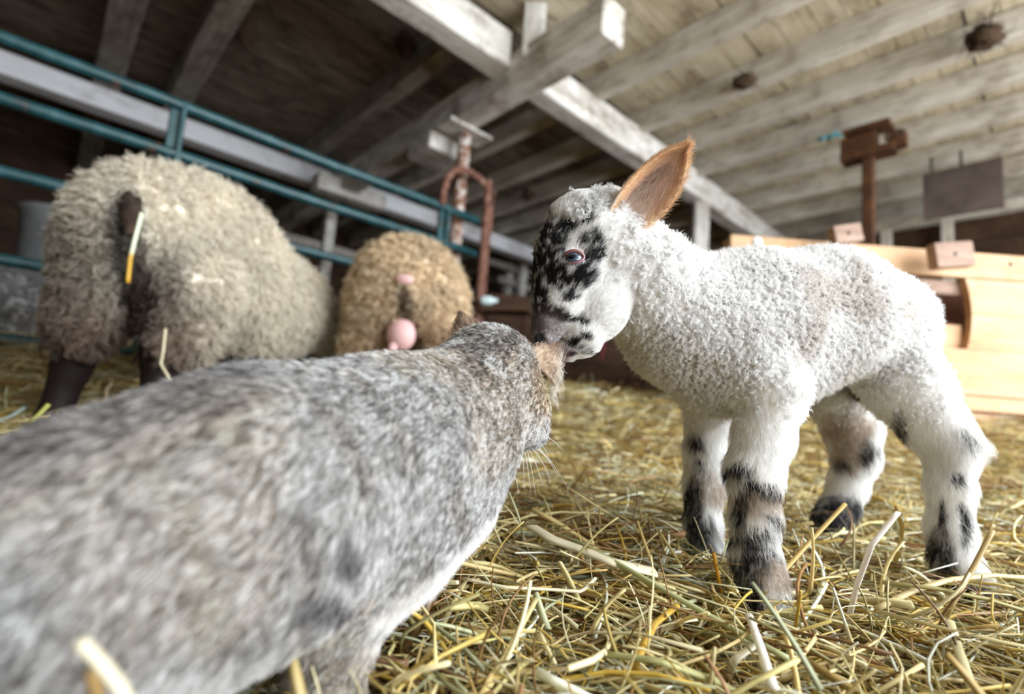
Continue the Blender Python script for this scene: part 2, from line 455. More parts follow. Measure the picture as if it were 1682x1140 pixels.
def locks(Q, NN, lean, per, length, curl, turns, spread, K=9, jit=0.15, flat=0.0):
    """curly locks: every strand of a lock follows the same helix"""
    n = len(Q); r1 = rng.normal(size=(n, 3)); t1 = nrm(np.cross(NN, r1)); t2 = np.cross(NN, t1)
    ph = rng.random(n) * 6.283; sg = np.where(rng.random(n) < 0.5, 1, -1); tn = turns * rng.uniform(0.7, 1.3, n); ln = length * rng.uniform(0.7, 1.25, n)
    ax = nrm(NN + lean + rng.normal(size=(n, 3)) * 0.25)
    i = np.repeat(np.arange(n), per); m_ = len(i)
    of = rng.normal(size=(m_, 2)) * np.reshape(spread * np.ones(n), -1)[i][:, None]
    root = Q[i] + t1[i] * of[:, :1] + t2[i] * of[:, 1:]
    s = np.linspace(0, 1, K)[None, :]
    a_ = (ph[i] + rng.normal(size=m_) * 0.5)[:, None] + (sg * tn)[i][:, None] * 6.283 * s
    c = (curl * np.ones(n))[i][:, None] * np.minimum(1, 2.5 * s) * (1 + rng.normal(size=(m_, 1)) * jit)
    L = (ln[i] * (1 + rng.normal(size=m_) * jit))[:, None] * s
    conv = 1 - 0.55 * s
    p = root[:, None, :] - (t1[i] * of[:, :1] + t2[i] * of[:, 1:])[:, None, :] * (1 - conv)[..., None] \
        + ax[i][:, None, :] * L[..., None] + t1[i][:, None, :] * (c * np.cos(a_))[..., None] + t2[i][:, None, :] * (c * np.sin(a_))[..., None]
    return p, i

# ------------------------------------------------------------------ ground: deep bedding that rises away from the hollow the animals stand in
def zg(P):
    P = np.asarray(P, float); X, Y = P[..., 0], P[..., 1]
    z = np.interp(Y, [-3, 0, .45, .8, 1.05, 1.27, 1.55, 1.85, 2.1, 2.7, 4, 9], [0, -.01, 0, .03, .04, .06, .13, .215, .25, .31, .35, .40])
    Q = np.stack([X, Y, 0 * X], -1)
    return z + 0.06 * np.clip(np.abs(X) - .9, 0, 1) * smooth(1.2, 1.9, Y) + 0.018 * (noise(Q, 7, 3) - .5) + 0.05 * (noise(Q, 2.2, 4) - .5) * smooth(0.7, 1.6, Y)
gx = np.concatenate([np.linspace(-9, -2.5, 14)[:-1], np.linspace(-2.5, 3, 120), np.linspace(3, 11, 16)[1:]])
gy = np.concatenate([np.linspace(-5, 0, 12)[:-1], np.linspace(0, 3.5, 90), np.linspace(3.5, 13, 20)[1:]])
GX, GY = np.meshgrid(gx, gy, indexing='ij'); GP = np.stack([GX, GY, 0 * GX], -1); GP[..., 2] = zg(GP) - 0.012
ni, nj = GX.shape; gi = np.arange(ni * nj).reshape(ni, nj)
tag(mesh_obj('floor', GP.reshape(-1, 3), np.stack([gi[:-1, :-1], gi[1:, :-1], gi[1:, 1:], gi[:-1, 1:]], -1).reshape(-1, 4), M['soil']),
    'straw covered earth floor rising towards the pens', 'floor', kind='structure')

# ------------------------------------------------------------------ timber frame, joists, boards, walls
def timber(name, P0, P1, wd, hg, mat, jit=0.0, bev=0.006, up=(0, 0, 1), seg=10):
    """a squared timber from P0 to P1 (centre of its section); local X runs along it"""
    P0 = np.asarray(P0, float); P1 = np.asarray(P1, float); L = np.linalg.norm(P1 - P0); x = (P1 - P0) / L
    y = nrm(np.cross(np.asarray(up, float), x)); z = np.cross(x, y)
    V = []; F = []
    for i in range(seg + 1):
        for (j, k) in ((-.5, -.5), (.5, -.5), (.5, .5), (-.5, .5)):
            V.append((L * (i / seg - .5), j * wd + rng.normal() * jit, k * hg + rng.normal() * jit))
    for i in range(seg):
        for k in range(4):
            F.append((i * 4 + k, i * 4 + (k + 1) % 4, i * 4 + 4 + (k + 1) % 4, i * 4 + 4 + k))
    F.append((3, 2, 1, 0)); F.append(tuple(seg * 4 + k for k in range(4)))
    me = bpy.data.meshes.new(name); me.from_pydata(V, [], F); me.materials.append(mat); me.update()
    o = link(name, me); c = (P0 + P1) / 2
    o.matrix_world = Matrix(((x[0], y[0], z[0], c[0]), (x[1], y[1], z[1], c[1]), (x[2], y[2], z[2], c[2]), (0, 0, 0, 1)))
    if bev: bevel(o, bev, 1)
    return o
ZG, ZB, ZJ, ZC = 2.0, 2.12, 2.30, 2.46      # undersides: girder, cross beams, joists, boards
AB = (2.09, 2.24)                            # the cross beam's faces
def T(name, label, cat, *a, group=None, **k):
    return tag(timber(name, *a, **k), label, cat, group, 'structure')
def planks(name, a0, a1, b0, b1, z, mat, wd=0.15):
    """boards side by side along BX, local X along the boards"""
    V = []; F = []; a = a0
    while a < a1:
        ww = wd * rng.uniform(.85, 1.15); g = rng.choice([0.004, 0.006, 0.014], p=[.5, .3, .2]); dz = rng.normal() * .002
        n = len(V)
        for (i, j, k) in ((b0, a, 0), (b1, a, 0), (b1, a + ww - g, 0), (b0, a + ww - g, 0), (b0, a, .022), (b1, a, .022), (b1, a + ww - g, .022), (b0, a + ww - g, .022)):
            V.append((i, -(-j), k + dz))
        F += [tuple(n + q for q in f) for f in ((3, 2, 1, 0), (4, 5, 6, 7), (0, 1, 5, 4), (1, 2, 6, 5), (2, 3, 7, 6), (3, 0, 4, 7))]
        a += ww
    n = len(V); V += [(b0, a0, .05), (b1, a0, .05), (b1, a1, .05), (b0, a1, .05)]; F.append((n + 3, n + 2, n + 1, n))
    V = np.array(V)
    me = bpy.data.meshes.new(name); me.from_pydata(V.tolist(), [], F); me.materials.append(mat); me.materials.append(M['dark_wood'])
    me.polygons[-1].material_index = 1; me.update()
    o = link(name, me)
    # local (x, y) -> BX, AX ; a reflection is avoided by AX = z cross BX
    o.matrix_world = Matrix(((BX[0], AX[0], 0, 0), (BX[1], AX[1], 0, 0), (0, 0, 1, z), (0, 0, 0, 1)))
    return tag(o, kind='structure')
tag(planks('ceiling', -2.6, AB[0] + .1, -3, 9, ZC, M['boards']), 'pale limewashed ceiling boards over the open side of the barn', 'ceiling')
tag(planks('ceiling', AB[0] + .1, 7.0, 1.9, 9, ZC, M['old_boards']), 'dark grey-brown ceiling boards beyond the cross beam', 'ceiling')
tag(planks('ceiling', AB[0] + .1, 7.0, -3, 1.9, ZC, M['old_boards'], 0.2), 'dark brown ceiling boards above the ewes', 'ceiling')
jl = ['pale ceiling joist next to the notched girder end', 'second pale joist from the girder end, with a mud nest on it', 'third pale joist from the girder end, a nest hanging from its far end',
      'fourth pale joist from the girder end', 'pale joist passing just above the brown steel post', 'pale joist just beyond the brown steel post',
      'seventh pale joist from the girder end', 'eighth pale joist from the girder end', 'ninth pale joist from the girder end', 'tenth pale joist from the girder end', 'pale joist closest to the far wall']
for i, bb in enumerate([2.52, 3.05, 3.50, 3.94, 4.41, 4.92, 5.42, 5.92, 6.42, 6.95, 7.45]):
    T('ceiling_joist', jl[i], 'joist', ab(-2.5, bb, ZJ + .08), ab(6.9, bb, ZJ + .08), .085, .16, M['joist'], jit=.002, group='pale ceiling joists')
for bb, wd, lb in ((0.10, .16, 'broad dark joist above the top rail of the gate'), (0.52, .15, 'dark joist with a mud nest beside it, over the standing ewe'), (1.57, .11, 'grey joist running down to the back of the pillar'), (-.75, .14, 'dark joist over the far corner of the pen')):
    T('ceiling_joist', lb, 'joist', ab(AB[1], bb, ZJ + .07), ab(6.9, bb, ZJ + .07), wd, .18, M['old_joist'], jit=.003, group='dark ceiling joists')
am = (AB[0] + AB[1]) / 2
T('ceiling_beam', 'whitewashed cross beam running overhead into the notched girder', 'beam', ab(am, -3, ZB + .1), ab(am, 1.74, ZB + .1), AB[1] - AB[0], .22, M['white_timber'], jit=.004, bev=.01)
T('ceiling_beam', 'whitewashed cross beam running from the girder to the white post', 'beam', ab(am, 1.86, ZB + .1), ab(am, 8.9, ZB + .1), AB[1] - AB[0], .22, M['white_timber'], jit=.004, bev=.01)
T('ceiling_beam', 'heavy whitewashed girder with a notched square end', 'beam', ab(1.43, 1.825, ZG + .10), ab(6.9, 1.825, ZG + .10), .17, .21, M['white_timber'], jit=.004, bev=.012)
T('ceiling_beam', 'long pale beam behind the gate, partly in shadow', 'beam', ab(4.74, -3, ZB + .075), ab(4.74, 8.9, ZB + .075), .16, .16, M['limewash'], jit=.004, bev=.01)
T('timber_block', 'short white block standing on the girder beside the cross beam', 'block', ab(1.98, 1.80, ZB + .0), ab(1.98, 1.80, ZC - .01), .12, .12, M['white_timber'], up=(1, 0, 0))
T('timber_block', 'white corbel block where the girder meets the far beam', 'block', ab(4.38, 1.55, ZG + .02), ab(4.38, 2.2, ZG + .02), .16, .15, M['white_timber'], bev=.01)
T('timber_block', 'grey corbel block under the girder next to the pillar', 'block', ab(2.95, 1.70, ZG - .07), ab(2.95, 2.0, ZG - .07), .28, .12, M['white_timber'], bev=.01)
# the white post under the cross beam
pz = zg(ab(am, 3.9, 0))
T('pillar', 'white painted timber post under the cross beam', 'post', ab(am, 4.12, pz - .05), ab(am, 4.12, ZB), .13, .13, M['white_timber'], up=(1, 0, 0), bev=.01)
T('pillar', 'small brown post just beyond the white post', 'post', ab(2.1, 5.3, .3), ab(2.1, 5.3, ZB), .12, .12, M['brown_wood'], up=(1, 0, 0))
def wall(name, lab, a0, b0, a1, b1, mat, th=.05, h=2.5, wd=.2):
    P0, P1 = ab(a0, b0, 0), ab(a1, b1, 0); x = nrm(P1 - P0); y = np.cross([0, 0, 1.0], x); L = np.linalg.norm(P1 - P0); mb = MB(); s = 0
    while s < L:
        ww = wd * rng.uniform(.8, 1.2); mb.box((s + ww / 2, rng.normal() * .009, h / 2 - .1), np.array([1., 0, 0]), np.array([0, 1., 0]), np.array([0, 0, 1.]), ww + .004, th, h + .2); s += ww
    o = mesh_obj(name, np.vstack(mb.v), mb.f, mat, smooth_shade=False)
    o.matrix_world = Matrix(((x[0], y[0], 0, P0[0]), (x[1], y[1], 0, P0[1]), (0, 0, 1, 0), (0, 0, 0, 1)))
    return tag(o, lab, 'wall', kind='structure')
wall('wall_back', 'dark board wall behind the pens', 7.0, -3, 7.0, 9.0, M['dark_wood'])
wall('wall_right', 'dark board wall at the far end of the joists', -2.6, 9.0, 7.0, 9.0, M['dark_wood'])
wall('wall_left_blocker', 'unseen dark board wall on the left, added to keep light out', -2.6, -3.0, 7.0, -3.0, M['dark_wood'])  # out of view; added and lengthened to block fill and darken the left

# swallow nests and the wire
def nest(px, py, zz, r, label, sq=(1, 1, .75), hang=None):
    q = ray(px, py); c = CAM + q * ((zz - CAM[2]) / q[2]); mb = MB(); mb.blob(c, r, sq, 16, 10, .35, 5, 40)
    for i in range(26):
        d = nrm(rng.normal(size=3)); mb.tube([c + d * r * .8, c + d * r * 1.05 + rng.normal(size=3) * r * .25, c + d * r * 1.2 + rng.normal(size=3) * r * .4], [.0025, .002, .001], 4)
    return tag(mb.build('bird_nest', M['nest'], None, c, True), label, 'nest', 'mud nests under the ceiling')
nest(1617, 62, 2.27, .075, 'dark mud nest hanging from a wire between the joists')
nest(1222, 134, 2.30, .06, 'small mud nest stuck on the side of a pale joist', (1, 1, .6))
nest(405, 52, 2.36, .085, 'dark mud nest against the joist above the standing ewe', (.7, .7, 1.2))
nest(668, 72, 2.34, .075, 'dark mud nest near the overhead cross beam', (.8, .8, 1.1))
nest(868, 320, 2.28, .06, 'mud nest on the shadowed joist behind the pillar', (1, 1, .8))
q = ray(1635, 5); c0 = CAM + q * ((ZC - .2) / q[2]); q = ray(1617, 62); c1 = CAM + q * ((2.30 - .2) / q[2])
mb = MB(); mb.tube([c0, (c0 + c1) / 2 + np.array([0, 0, -.01]), c1], .004, 6); tag(mb.build('hanging_wire', M['wire'], None, c0, True), 'thin dark wire holding up a mud nest', 'wire')

# rusty pillar
ptop = ab(2.66, 1.87, ZG - .01); pb = ptop.copy(); pb[2] = zg(pb) - .05
r_ = empty('rusty_pillar', pb); tag(r_, 'round steel pillar with flaking white paint over rust', 'pillar', kind='thing')
mb = MB(); zz = np.linspace(pb[2], ptop[2] - .02, 12); mb.tube([np.array([pb[0], pb[1], z]) for z in zz], .043, 18); mb.build('shaft', M['rust_white'], r_, sm=True)
mb = MB(); mb.box(ptop + np.array([0, 0, -.005]), AX, BX, np.array([0, 0, 1.]), .16, .34, .02); o = mb.build('top_plate', M['white_timber'], r_)
# brown steel post with its bracket
bt = ab(.83, 3.79, 1.99); bb_ = bt.copy(); bb_[2] = zg(bb_) - .05
r_ = empty('steel_post', bb_); tag(r_, 'brown steel post with a bracket at its top', 'post')
mb = MB(); mb.box((bt + bb_) / 2, AX, BX, np.array([0, 0, 1.]), .066, .066, bt[2] - bb_[2]); bevel(mb.build('shaft', M['brown_steel'], r_), .012, 3)
mb = MB(); zz_ = np.array([0, 0, 1.])
mb.box(bt + zz_ * .02, AX, BX, zz_, .30, .13, .05); mb.box(bt + AX * .05 + zz_ * .10, AX, BX, zz_, .20, .10, .12); mb.box(bt - AX * .16 + zz_ * .05 - BX * .02, AX, BX, zz_, .10, .07, .09)
mb.box(bt + AX * .0 + zz_ * .19, AX, BX, zz_, .26, .16, .03)
bevel(mb.build('bracket', M['brown_steel'], r_), .008, 2)
mb = MB()
for k in range(3):
    c = bt - AX * (.13 + .02 * k) + zz_ * .08 - BX * .06; mb.tube([c + AX * .03 * math.cos(t) + zz_ * .03 * math.sin(t) for t in np.linspace(0, 6.28, 12)], .007, 6)
mb.build('bolt_ring', M['brown_steel'], r_, sm=True)
q = bt + AX * .20 + zz_ * .17 - BX * .11
mb = MB(); mb.tube([q + AX * .07 * s + zz_ * .014 * math.sin(9 * s) + BX * .01 * math.cos(7 * s) for s in np.linspace(-1, 1, 16)], .011, 6)
tag(mb.build('twine_scrap', M['teal_twine'], None, q, True), 'scrap of teal twine tied beside the brown post bracket', 'twine')

# ------------------------------------------------------------------ green metal gate and the rusty hooped frame at its end
AG = 2.557
r_ = empty('metal_gate', ab(AG, .9, .30)); tag(r_, 'green painted tubular gate with chipped rails behind the ewes', 'gate')
for z, rad in ((1.380, .024), (1.160, .024), (.898, .022), (.585, .022), (.305, .022)):
    mb = MB(); mb.tube([ab(AG, bq, z + .003 * math.sin(bq * 5)) for bq in np.linspace(-1.2, 1.96, 14)], rad, 14); mb.build('rail', M['green_paint'], r_, sm=True)
for bq, z0, z1 in ((.30, .305, 1.38), (1.70, .305, 1.38), (-1.2, .305, 1.38)):
    mb = MB(); mb.box(ab(AG + .02, bq, (z0 + z1) / 2), AX, BX, np.array([0, 0, 1.]), .03, .055, z1 - z0 + .03); mb.box(ab(AG - .012, bq + .018, (z0 + z1) / 2), AX, BX, np.array([0, 0, 1.]), .03, .018, z1 - z0 + .03)
    bevel(mb.build('upright', M['green_paint'], r_), .004, 2)
r_ = empty('rusty_hoop', ab(AG - .03, 1.99, zg(ab(AG, 1.99, 0)))); tag(r_, 'bent rusty pipe hoop with its post at the gate end', 'pipe hoop')
mb = MB(); hp = [ab(AG - .03, b_, z) for b_, z in ((1.655, 1.38), (1.66, 1.47), (1.68, 1.56), (1.72, 1.625), (1.78, 1.655), (1.85, 1.655), (1.92, 1.645), (1.985, 1.61))]
mb.tube(hp, .021, 12); mb.build('hoop', M['rust'], r_, sm=True)
mb = MB(); mb.tube([ab(AG - .03, 2.0, z) for z in np.linspace(.25, 1.66, 12)], .024, 12); mb.build('post', M['rust'], r_, sm=True)
mb = MB(); mb.tube([ab(AG + .0, 2.062, z) + BX * .01 * math.sin(z * 4) for z in np.linspace(.25, 1.30, 12)], .018, 10); mb.build('pipe', M['rust'], r_, sm=True)
mb = MB(); mb.tube([ab(AG - .02, 2.045, z) for z in (1.30, 1.38, 1.47, 1.50)], .014, 8); mb.tube([ab(AG - .02, 2.05, 1.5), ab(AG - .02, 2.07, 1.62)], .006, 6)
for z in (1.24, 1.34, 1.44): mb.blob(ab(AG - .02, 2.045, z), .022, (1, 1, .7), 10, 6)
mb.build('latch', M['rust'], r_, sm=True)

xa, ya_, za_ = np.array([1., 0, 0]), np.array([0, 1., 0]), np.array([0, 0, 1.])
# ------------------------------------------------------------------ background pens
def at_a(x, y, aa):
    q = ray(x, y); return CAM + q * (aa / (q @ AX))
def at_b(x, y, bb):
    q = ray(x, y); return CAM + q * (bb / (q @ BX))
r_ = empty('stall_rail', ab(5.0, 1.5, .35)); tag(r_, 'low grey stall rail with a pale post behind the ewes', 'rail')
p0, p1 = at_a(380, 372, 5.0), at_a(640, 432, 5.0); p1[2] = p0[2]
mb = MB(); mb.box((p0 + p1) / 2, BX, AX, np.array([0, 0, 1.]), np.linalg.norm(p1 - p0), .05, .15); mb.build('rail', M['old_joist'], r_)
pp = at_a(541, 370, 4.95); mb = MB(); mb.box((pp[0], pp[1], (pp[2] + .15 + .35) / 2), BX, AX, np.array([0, 0, 1.]), .09, .09, pp[2] + .15 - .35); mb.build('post', M['white_timber'], r_)
r_ = empty('stall_fence', ab(5.2, 4.6, .35)); tag(r_, 'white stall frame of posts and rails behind the lamb\'s face', 'fence')
for (x, y0, y1) in ((861, 412, 520), (838, 430, 500)):
    c0, c1 = at_a(x, y0, 5.2 + (.25 if x < 850 else 0)), at_a(x, y1, 5.2 + (.25 if x < 850 else 0)); c1 = np.array([c0[0], c0[1], .4])
    mb = MB(); mb.box((c0 + c1) / 2, BX, AX, np.array([0, 0, 1.]), .10, .09, c0[2] - c1[2]); mb.build('post', M['white_timber'], r_)
for (x_a, y_a, x_b, y_b) in ((800, 425, 900, 412), (805, 452, 900, 440), (830, 477, 905, 470)):
    c0, c1 = at_a(x_a, y_a, 5.3), at_a(x_b, y_b, 5.3); mb = MB(); c1[2] = c0[2] = (c0[2] + c1[2]) / 2
    mb.box((c0 + c1) / 2, BX, AX, np.array([0, 0, 1.]), np.linalg.norm(c1 - c0) + .3, .05, .08); mb.build('rail', M['old_joist'], r_)
# dark partition of upright boards behind the heads
r_ = empty('board_partition', (0.5, 3.5, .34)); tag(r_, 'low partition of dark upright boards behind the lamb\'s neck', 'partition')
for i in range(18):
    x = -.12 + i * .125; mb = MB(); mb.box((x, 3.5 + rng.normal() * .008, .60), xa, ya_, za_, .126, .025, .68 + rng.normal() * .01); mb.build('board', M['dark_wood'], r_)
mb = MB(); mb.box((.92, 3.47, .90), xa, ya_, za_, 2.2, .04, .12); mb.build('top_rail', M['dark_wood'], r_)
c = at(803, 494, 3.2); mb = MB()
xs_ = np.linspace(-.055, .055, 9); mb.tube([c + RT * x for x in xs_], [.018, .028, .03, .03, .03, .028, .018, .014, .014], 14)
tag(mb.build('glass_bottle', M['glass'], None, c, True), 'small glass bottle, pale with its glint in the colour, beside the rusty hoop post', 'bottle')
mb = MB(); mb.box(c - np.array([-.10, -.04, .045]), RT, nrm(np.cross([0, 0, 1.], RT)), np.array([0, 0, 1.]), .30, .14, .03); tag(mb.build('ledge_board', M['dark_wood'], None, c - np.array([0, 0, .05])), 'short dark board carrying the small bottle', 'ledge')
c = at(991, 556, 3.38); mb = MB(); mb.tube([c + np.array([.006 * math.sin(s * 5), 0, -s * .15]) for s in np.linspace(0, 1, 8)], .011, 6, .4)
tag(mb.build('ribbon', M['pink_twine'], None, c, True), 'pink ribbon hanging on the dark board partition', 'ribbon')
# white frame and brown panel at the far right
r_ = empty('stall_fence', ab(.6, 5.2, .4)); tag(r_, 'pale stall frame behind the pine box', 'fence')
c0, c1 = at_b(1452, 372, 5.2), at_b(1720, 320, 5.2); c1[2] = c0[2]
mb = MB(); mb.box((c0 + c1) / 2, nrm(c1 - c0), BX, np.array([0, 0, 1.]), np.linalg.norm(c1 - c0) + .1, .06, .075); mb.build('rail', M['joist'], r_)
for x in (1456, 1556):
    c0 = at_b(x, 362, 5.22); mb = MB(); mb.box((c0[0], c0[1], (c0[2] + .4) / 2), AX, BX, np.array([0, 0, 1.]), .07, .07, c0[2] - .4); mb.build('post', M['joist'], r_)
mb = MB(); c0, c1 = at_b(1440, 400, 5.35), at_b(1760, 350, 5.35)
for k in range(7):
    mb.box((c0 + c1) / 2 - np.array([0, 0, .02 + .2 * k + c0[2] * 0]), nrm((c1 - c0) * [1, 1, 0]), BX, np.array([0, 0, 1.]), 1.9, .03, .19)
mb.build('side_boards', M['dark_wood'], r_)
c0 = at_b(1580, 312, 4.75); mb = MB(); mb.box(c0, AX, BX, np.array([0, 0, 1.]), .44, .04, .36)
tag(mb.build('hanging_board', noise_mat('brown_panel', [(0.3, L3(70, 58, 52)), (0.6, L3(98, 84, 78)), (0.8, L3(110, 94, 86))], 4, .8), None, c0 - np.array([0, 0, .18])), 'square brown board hung under the joists above the pine box', 'board')
for e in (0, .17):
    mb = MB(); mb.tube([c0 + np.array([0, 0, .18]) + AX * e, np.array([c0[0], c0[1], ZJ + .02]) + AX * e], .01, 6); mb.build('hanger', M['wire'], bpy.data.objects['hanging_board'])
# pale tub behind the gate
tc_ = at(112, 392, 3.05); zb = zg(tc_); mb = MB(); pr = [(.0, 0), (.17, 0), (.2, .3), (.225, tc_[2] + .12 - zb - .03), (.25, tc_[2] + .12 - zb), (.24, tc_[2] + .12 - zb + .01), (.2, tc_[2] + .12 - zb - .02), (.17, .1), (0, .1)]
V = []; n = 24
for (rr, z) in pr:
    for k in range(n): V.append((tc_[0] + rr * math.cos(6.2832 * k / n), tc_[1] + rr * math.sin(6.2832 * k / n), zb + z))
mb.add(V, [(i * n + k, i * n + (k + 1) % n, (i + 1) * n + (k + 1) % n, (i + 1) * n + k) for i in range(len(pr) - 1) for k in range(n)])
tag(mb.build('tub', M['tub'], None, (tc_[0], tc_[1], zb), True), 'tall pale grey plastic tub behind the gate rails', 'tub')

# ------------------------------------------------------------------ pine creep box
def zy(y, x=1600, d=2.0): return at(x, y, d)[2]
YB = 1.97; XL, XR = at(1205, 382, 2.0)[0], 2.55
xa, ya_, za_ = np.array([1., 0, 0]), np.array([0, 1., 0]), np.array([0, 0, 1.])
r_ = empty('pine_box', ((XL + XR) / 2, YB + .3, .25)); tag(r_, 'pale pine pen box with a cut-out opening behind the lamb', 'pine box')
def pk(name, x0, x1, z0, z1, y=YB, th=.03, mat='pine', d=0.004):
    mb = MB(); mb.box(((x0 + x1) / 2, y, (z0 + z1) / 2), xa, ya_, za_, x1 - x0 - d, th, z1 - z0 - d); return bevel(mb.build(name, M[mat], r_), .003, 2)
zt, zh1, zh0, zl, zb_ = .944, zy(455), zy(575), zy(651), .20
xh = at(1592, 515, 2.0)[0]; x1h = at(1455, 515, 2.0)[0]
pk('plank', XL, XR, zh1, zt)
pk('plank', XL, x1h, (zh0 + zh1) / 2, zh1); pk('plank', XL, x1h, zh0, (zh0 + zh1) / 2)
# planks beyond the opening, their edge cut to a curve
for (za0, za1) in ((zh0, (zh0 + zh1) / 2), ((zh0 + zh1) / 2, zh1)):
    zs = np.linspace(za0, za1 - .003, 8); xe = xh + .022 * (1 - ((zs - (zh0 + zh1) / 2) / ((zh1 - zh0) / 2)) ** 2) - .012
    V = []; 
    for yy in (YB - .015, YB + .015):
        for x_, z_ in list(zip(xe, zs)) + [(XR, zs[-1]), (XR, zs[0])]: V.append((x_, yy, z_))
    k = 10; mb = MB(); mb.add(V, [tuple(range(k)), tuple(range(2 * k - 1, k - 1, -1))] + [(i, i + k, (i + 1) % k + k, (i + 1) % k) for i in range(k)]); mb.build('plank', M['pine'], r_)
pk('plank', XL, XR, zl, zh0); pk('plank', XL, XR, zl - .062, zl - .002, YB - .01, .04); pk('bottom_board', XL + .02, XR, zb_, zl - .064, YB)
pk('corner_post', XL, XL + .05, zb_, zt - .01, YB + .04, .05)
pk('lintel', x1h, xh, zh1 - .065, zh1 - .004, YB + .03, .025, 'grey_wood'); pk('threshold', x1h, xh, zh0 - .002, zh0 + .10, YB + .03, .025)
inn = pk('inner_panel', x1h - .1, xh + .2, zh0 - .1, zh1 + .02, YB + .16, .02); inn.data.materials.clear(); inn.data.materials.append(noise_mat('red_brown', [(.3, L3(110, 74, 62)), (.7, L3(158, 116, 98))], 9, .7))
pk('side_panel', XL, XL + .03, zb_, zt - .05, YB + .35, .62).data.materials[0] = M['brown_wood']; pk('back_panel', XL, XR, zb_, zt - .12, YB + .68, .03); pk('side_panel', XR - .03, XR, zb_, zt - .05, YB + .35, .62)
mb = MB(); c = at(1243, 398, 1.95); mb.blob(c, .02, (1, .6, 1), 14, 8); mb.build('knob', M['white_cap'], r_, sm=True)
for i, (x, y, wd, hg, tl) in enumerate(((1388, 386, .105, .07, -.22), (1561, 420, .145, .095, -.14))):
    c = at(x, y, 1.93); xx = xa * math.cos(tl) - za_ * math.sin(tl); zz2 = xa * math.sin(tl) + za_ * math.cos(tl)
    mb = MB(); mb.box(c, xx, ya_, zz2, wd, .045, hg)
    o = bevel(mb.build('latch_block', M['grey_wood'], r_), .004, 2); o['label'] = 'weathered wooden turn block'
    mb = MB(); mb.blob(c + np.array([0, -.024, 0]), .007, (1, .5, 1), 8, 6); mb.build('screw', M['wire'], o, sm=True)
mb = MB(); c = at(1660, 434, 1.94); mb.blob(c, .009, (1, .5, 1), 8, 6); mb.build('screw', M['wire'], r_, sm=True)

# ================================================================== the lamb
BODY, NECK, HEAD, LEG = 0, 1, 2, 3
LAT = -nrm(ray(940, 450)); LAT = nrm(LAT + np.array([-.12, 0, 0]))      # across the lamb's head, towards the camera
LB = chain([(1125, 532, .59, .070), (1230, 530, .615, .078), (1350, 518, .65, .076), (1437, 532, .682, .063)], BODY, .02)
LB += chain([(1180, 595, .60, .058), (1300, 585, .64, .052)], BODY, .02)
LB += chain([(1110, 510, .585, .060), (1052, 462, .553, .050), (1008, 412, .53, .040)], NECK, .02)
LB += chain([(968, 392, .520, .0385), (938, 452, .508, .0300), (921, 505, .501, .0225), (905, 535, .497, .0165)], HEAD, .010, LAT, 1.05)
LB += chain([(1000, 455, .53, .038), (975, 508, .515, .0310), (952, 553, .502, .0190), (931, 575, .498, .0105)], HEAD, .007, LAT, 1.05)
LB += chain([(895, 532, .496, .0115), (893, 552, .494, .0105), (899, 560, .4945, .009)], HEAD, .006, LAT, .85)
LB += chain([(930, 362, .512, .018), (912, 405, .508, .0150), (896, 500, .500, .0115)], HEAD, .014)      # line of the forehead and nose
LB += chain([(955, 350, .515, .02), (998, 345, .525, .022)], HEAD, .012)
# near and far front legs
LB += chain([(1195, 560, .575, .050), (1262, 640, .552, .034)], BODY, .02)
LB += chain([(1262, 640, .552, .034), (1254, 710, .545, .0255), (1238, 775, .535, .0235), (1240, 850, .53, .0195), (1240, 915, .528, .0195), (1250, 952, .522, .019), (1256, 975, .518, .019)], LEG, .01)
LB += chain([(1175, 600, .65, .042), (1166, 660, .65, .028)], BODY, .02)
LB += chain([(1166, 660, .65, .028), (1160, 740, .65, .0225), (1156, 800, .65, .0205), (1154, 860, .648, .018), (1156, 900, .645, .018), (1164, 915, .64, .018)], LEG, .01)
# near and far hind legs
LB += chain([(1446, 575, .655, .049), (1490, 640, .635, .039)], BODY, .02)
LB += chain([(1492, 640, .635, .041), (1530, 695, .625, .031), (1560, 740, .618, .0235), (1560, 800, .612, .019), (1560, 870, .606, .0185), (1567, 920, .60, .0195), (1592, 952, .594, .018)], LEG, .012)
LB += chain([(1425, 588, .745, .043), (1375, 655, .775, .036)], BODY, .02)
LB += chain([(1375, 655, .775, .036), (1398, 705, .785, .034), (1405, 750, .79, .028), (1393, 795, .79, .0225), (1380, 832, .785, .021), (1362, 855, .775, .021)], LEG, .012)
SCR = at(1420, 644, .71)
LB += [PR(at(1422, 615, .71), .012, SCR, .0165, BODY, .008)]
# mouth slit, nostrils, eye sockets
LB += [PR(at(941, 541, .50), .0010, at(925, 555, .498), .0014, HEAD, .002, LAT, .22, True), PR(at(925, 555, .498), .0014, at(898, 586, .496), .0042, HEAD, .002, LAT, .22, True)]
for s_ in (1,):
    LB.append(PR(at(886, 552, .478), .0042, at(893, 562, .482), .003, HEAD, .003, None, 1, True))
fx = [(-.0, .12), (.40, .58), (.15, .50)]
LP, LF, LN = organic(LB, .0042, [(.0, .13), (.42, .58), (.18, .44)], .0019, .03, 1)
lo_ = np.array([.40, .64, 0.0])
LW = regions(LB, LP, 4)

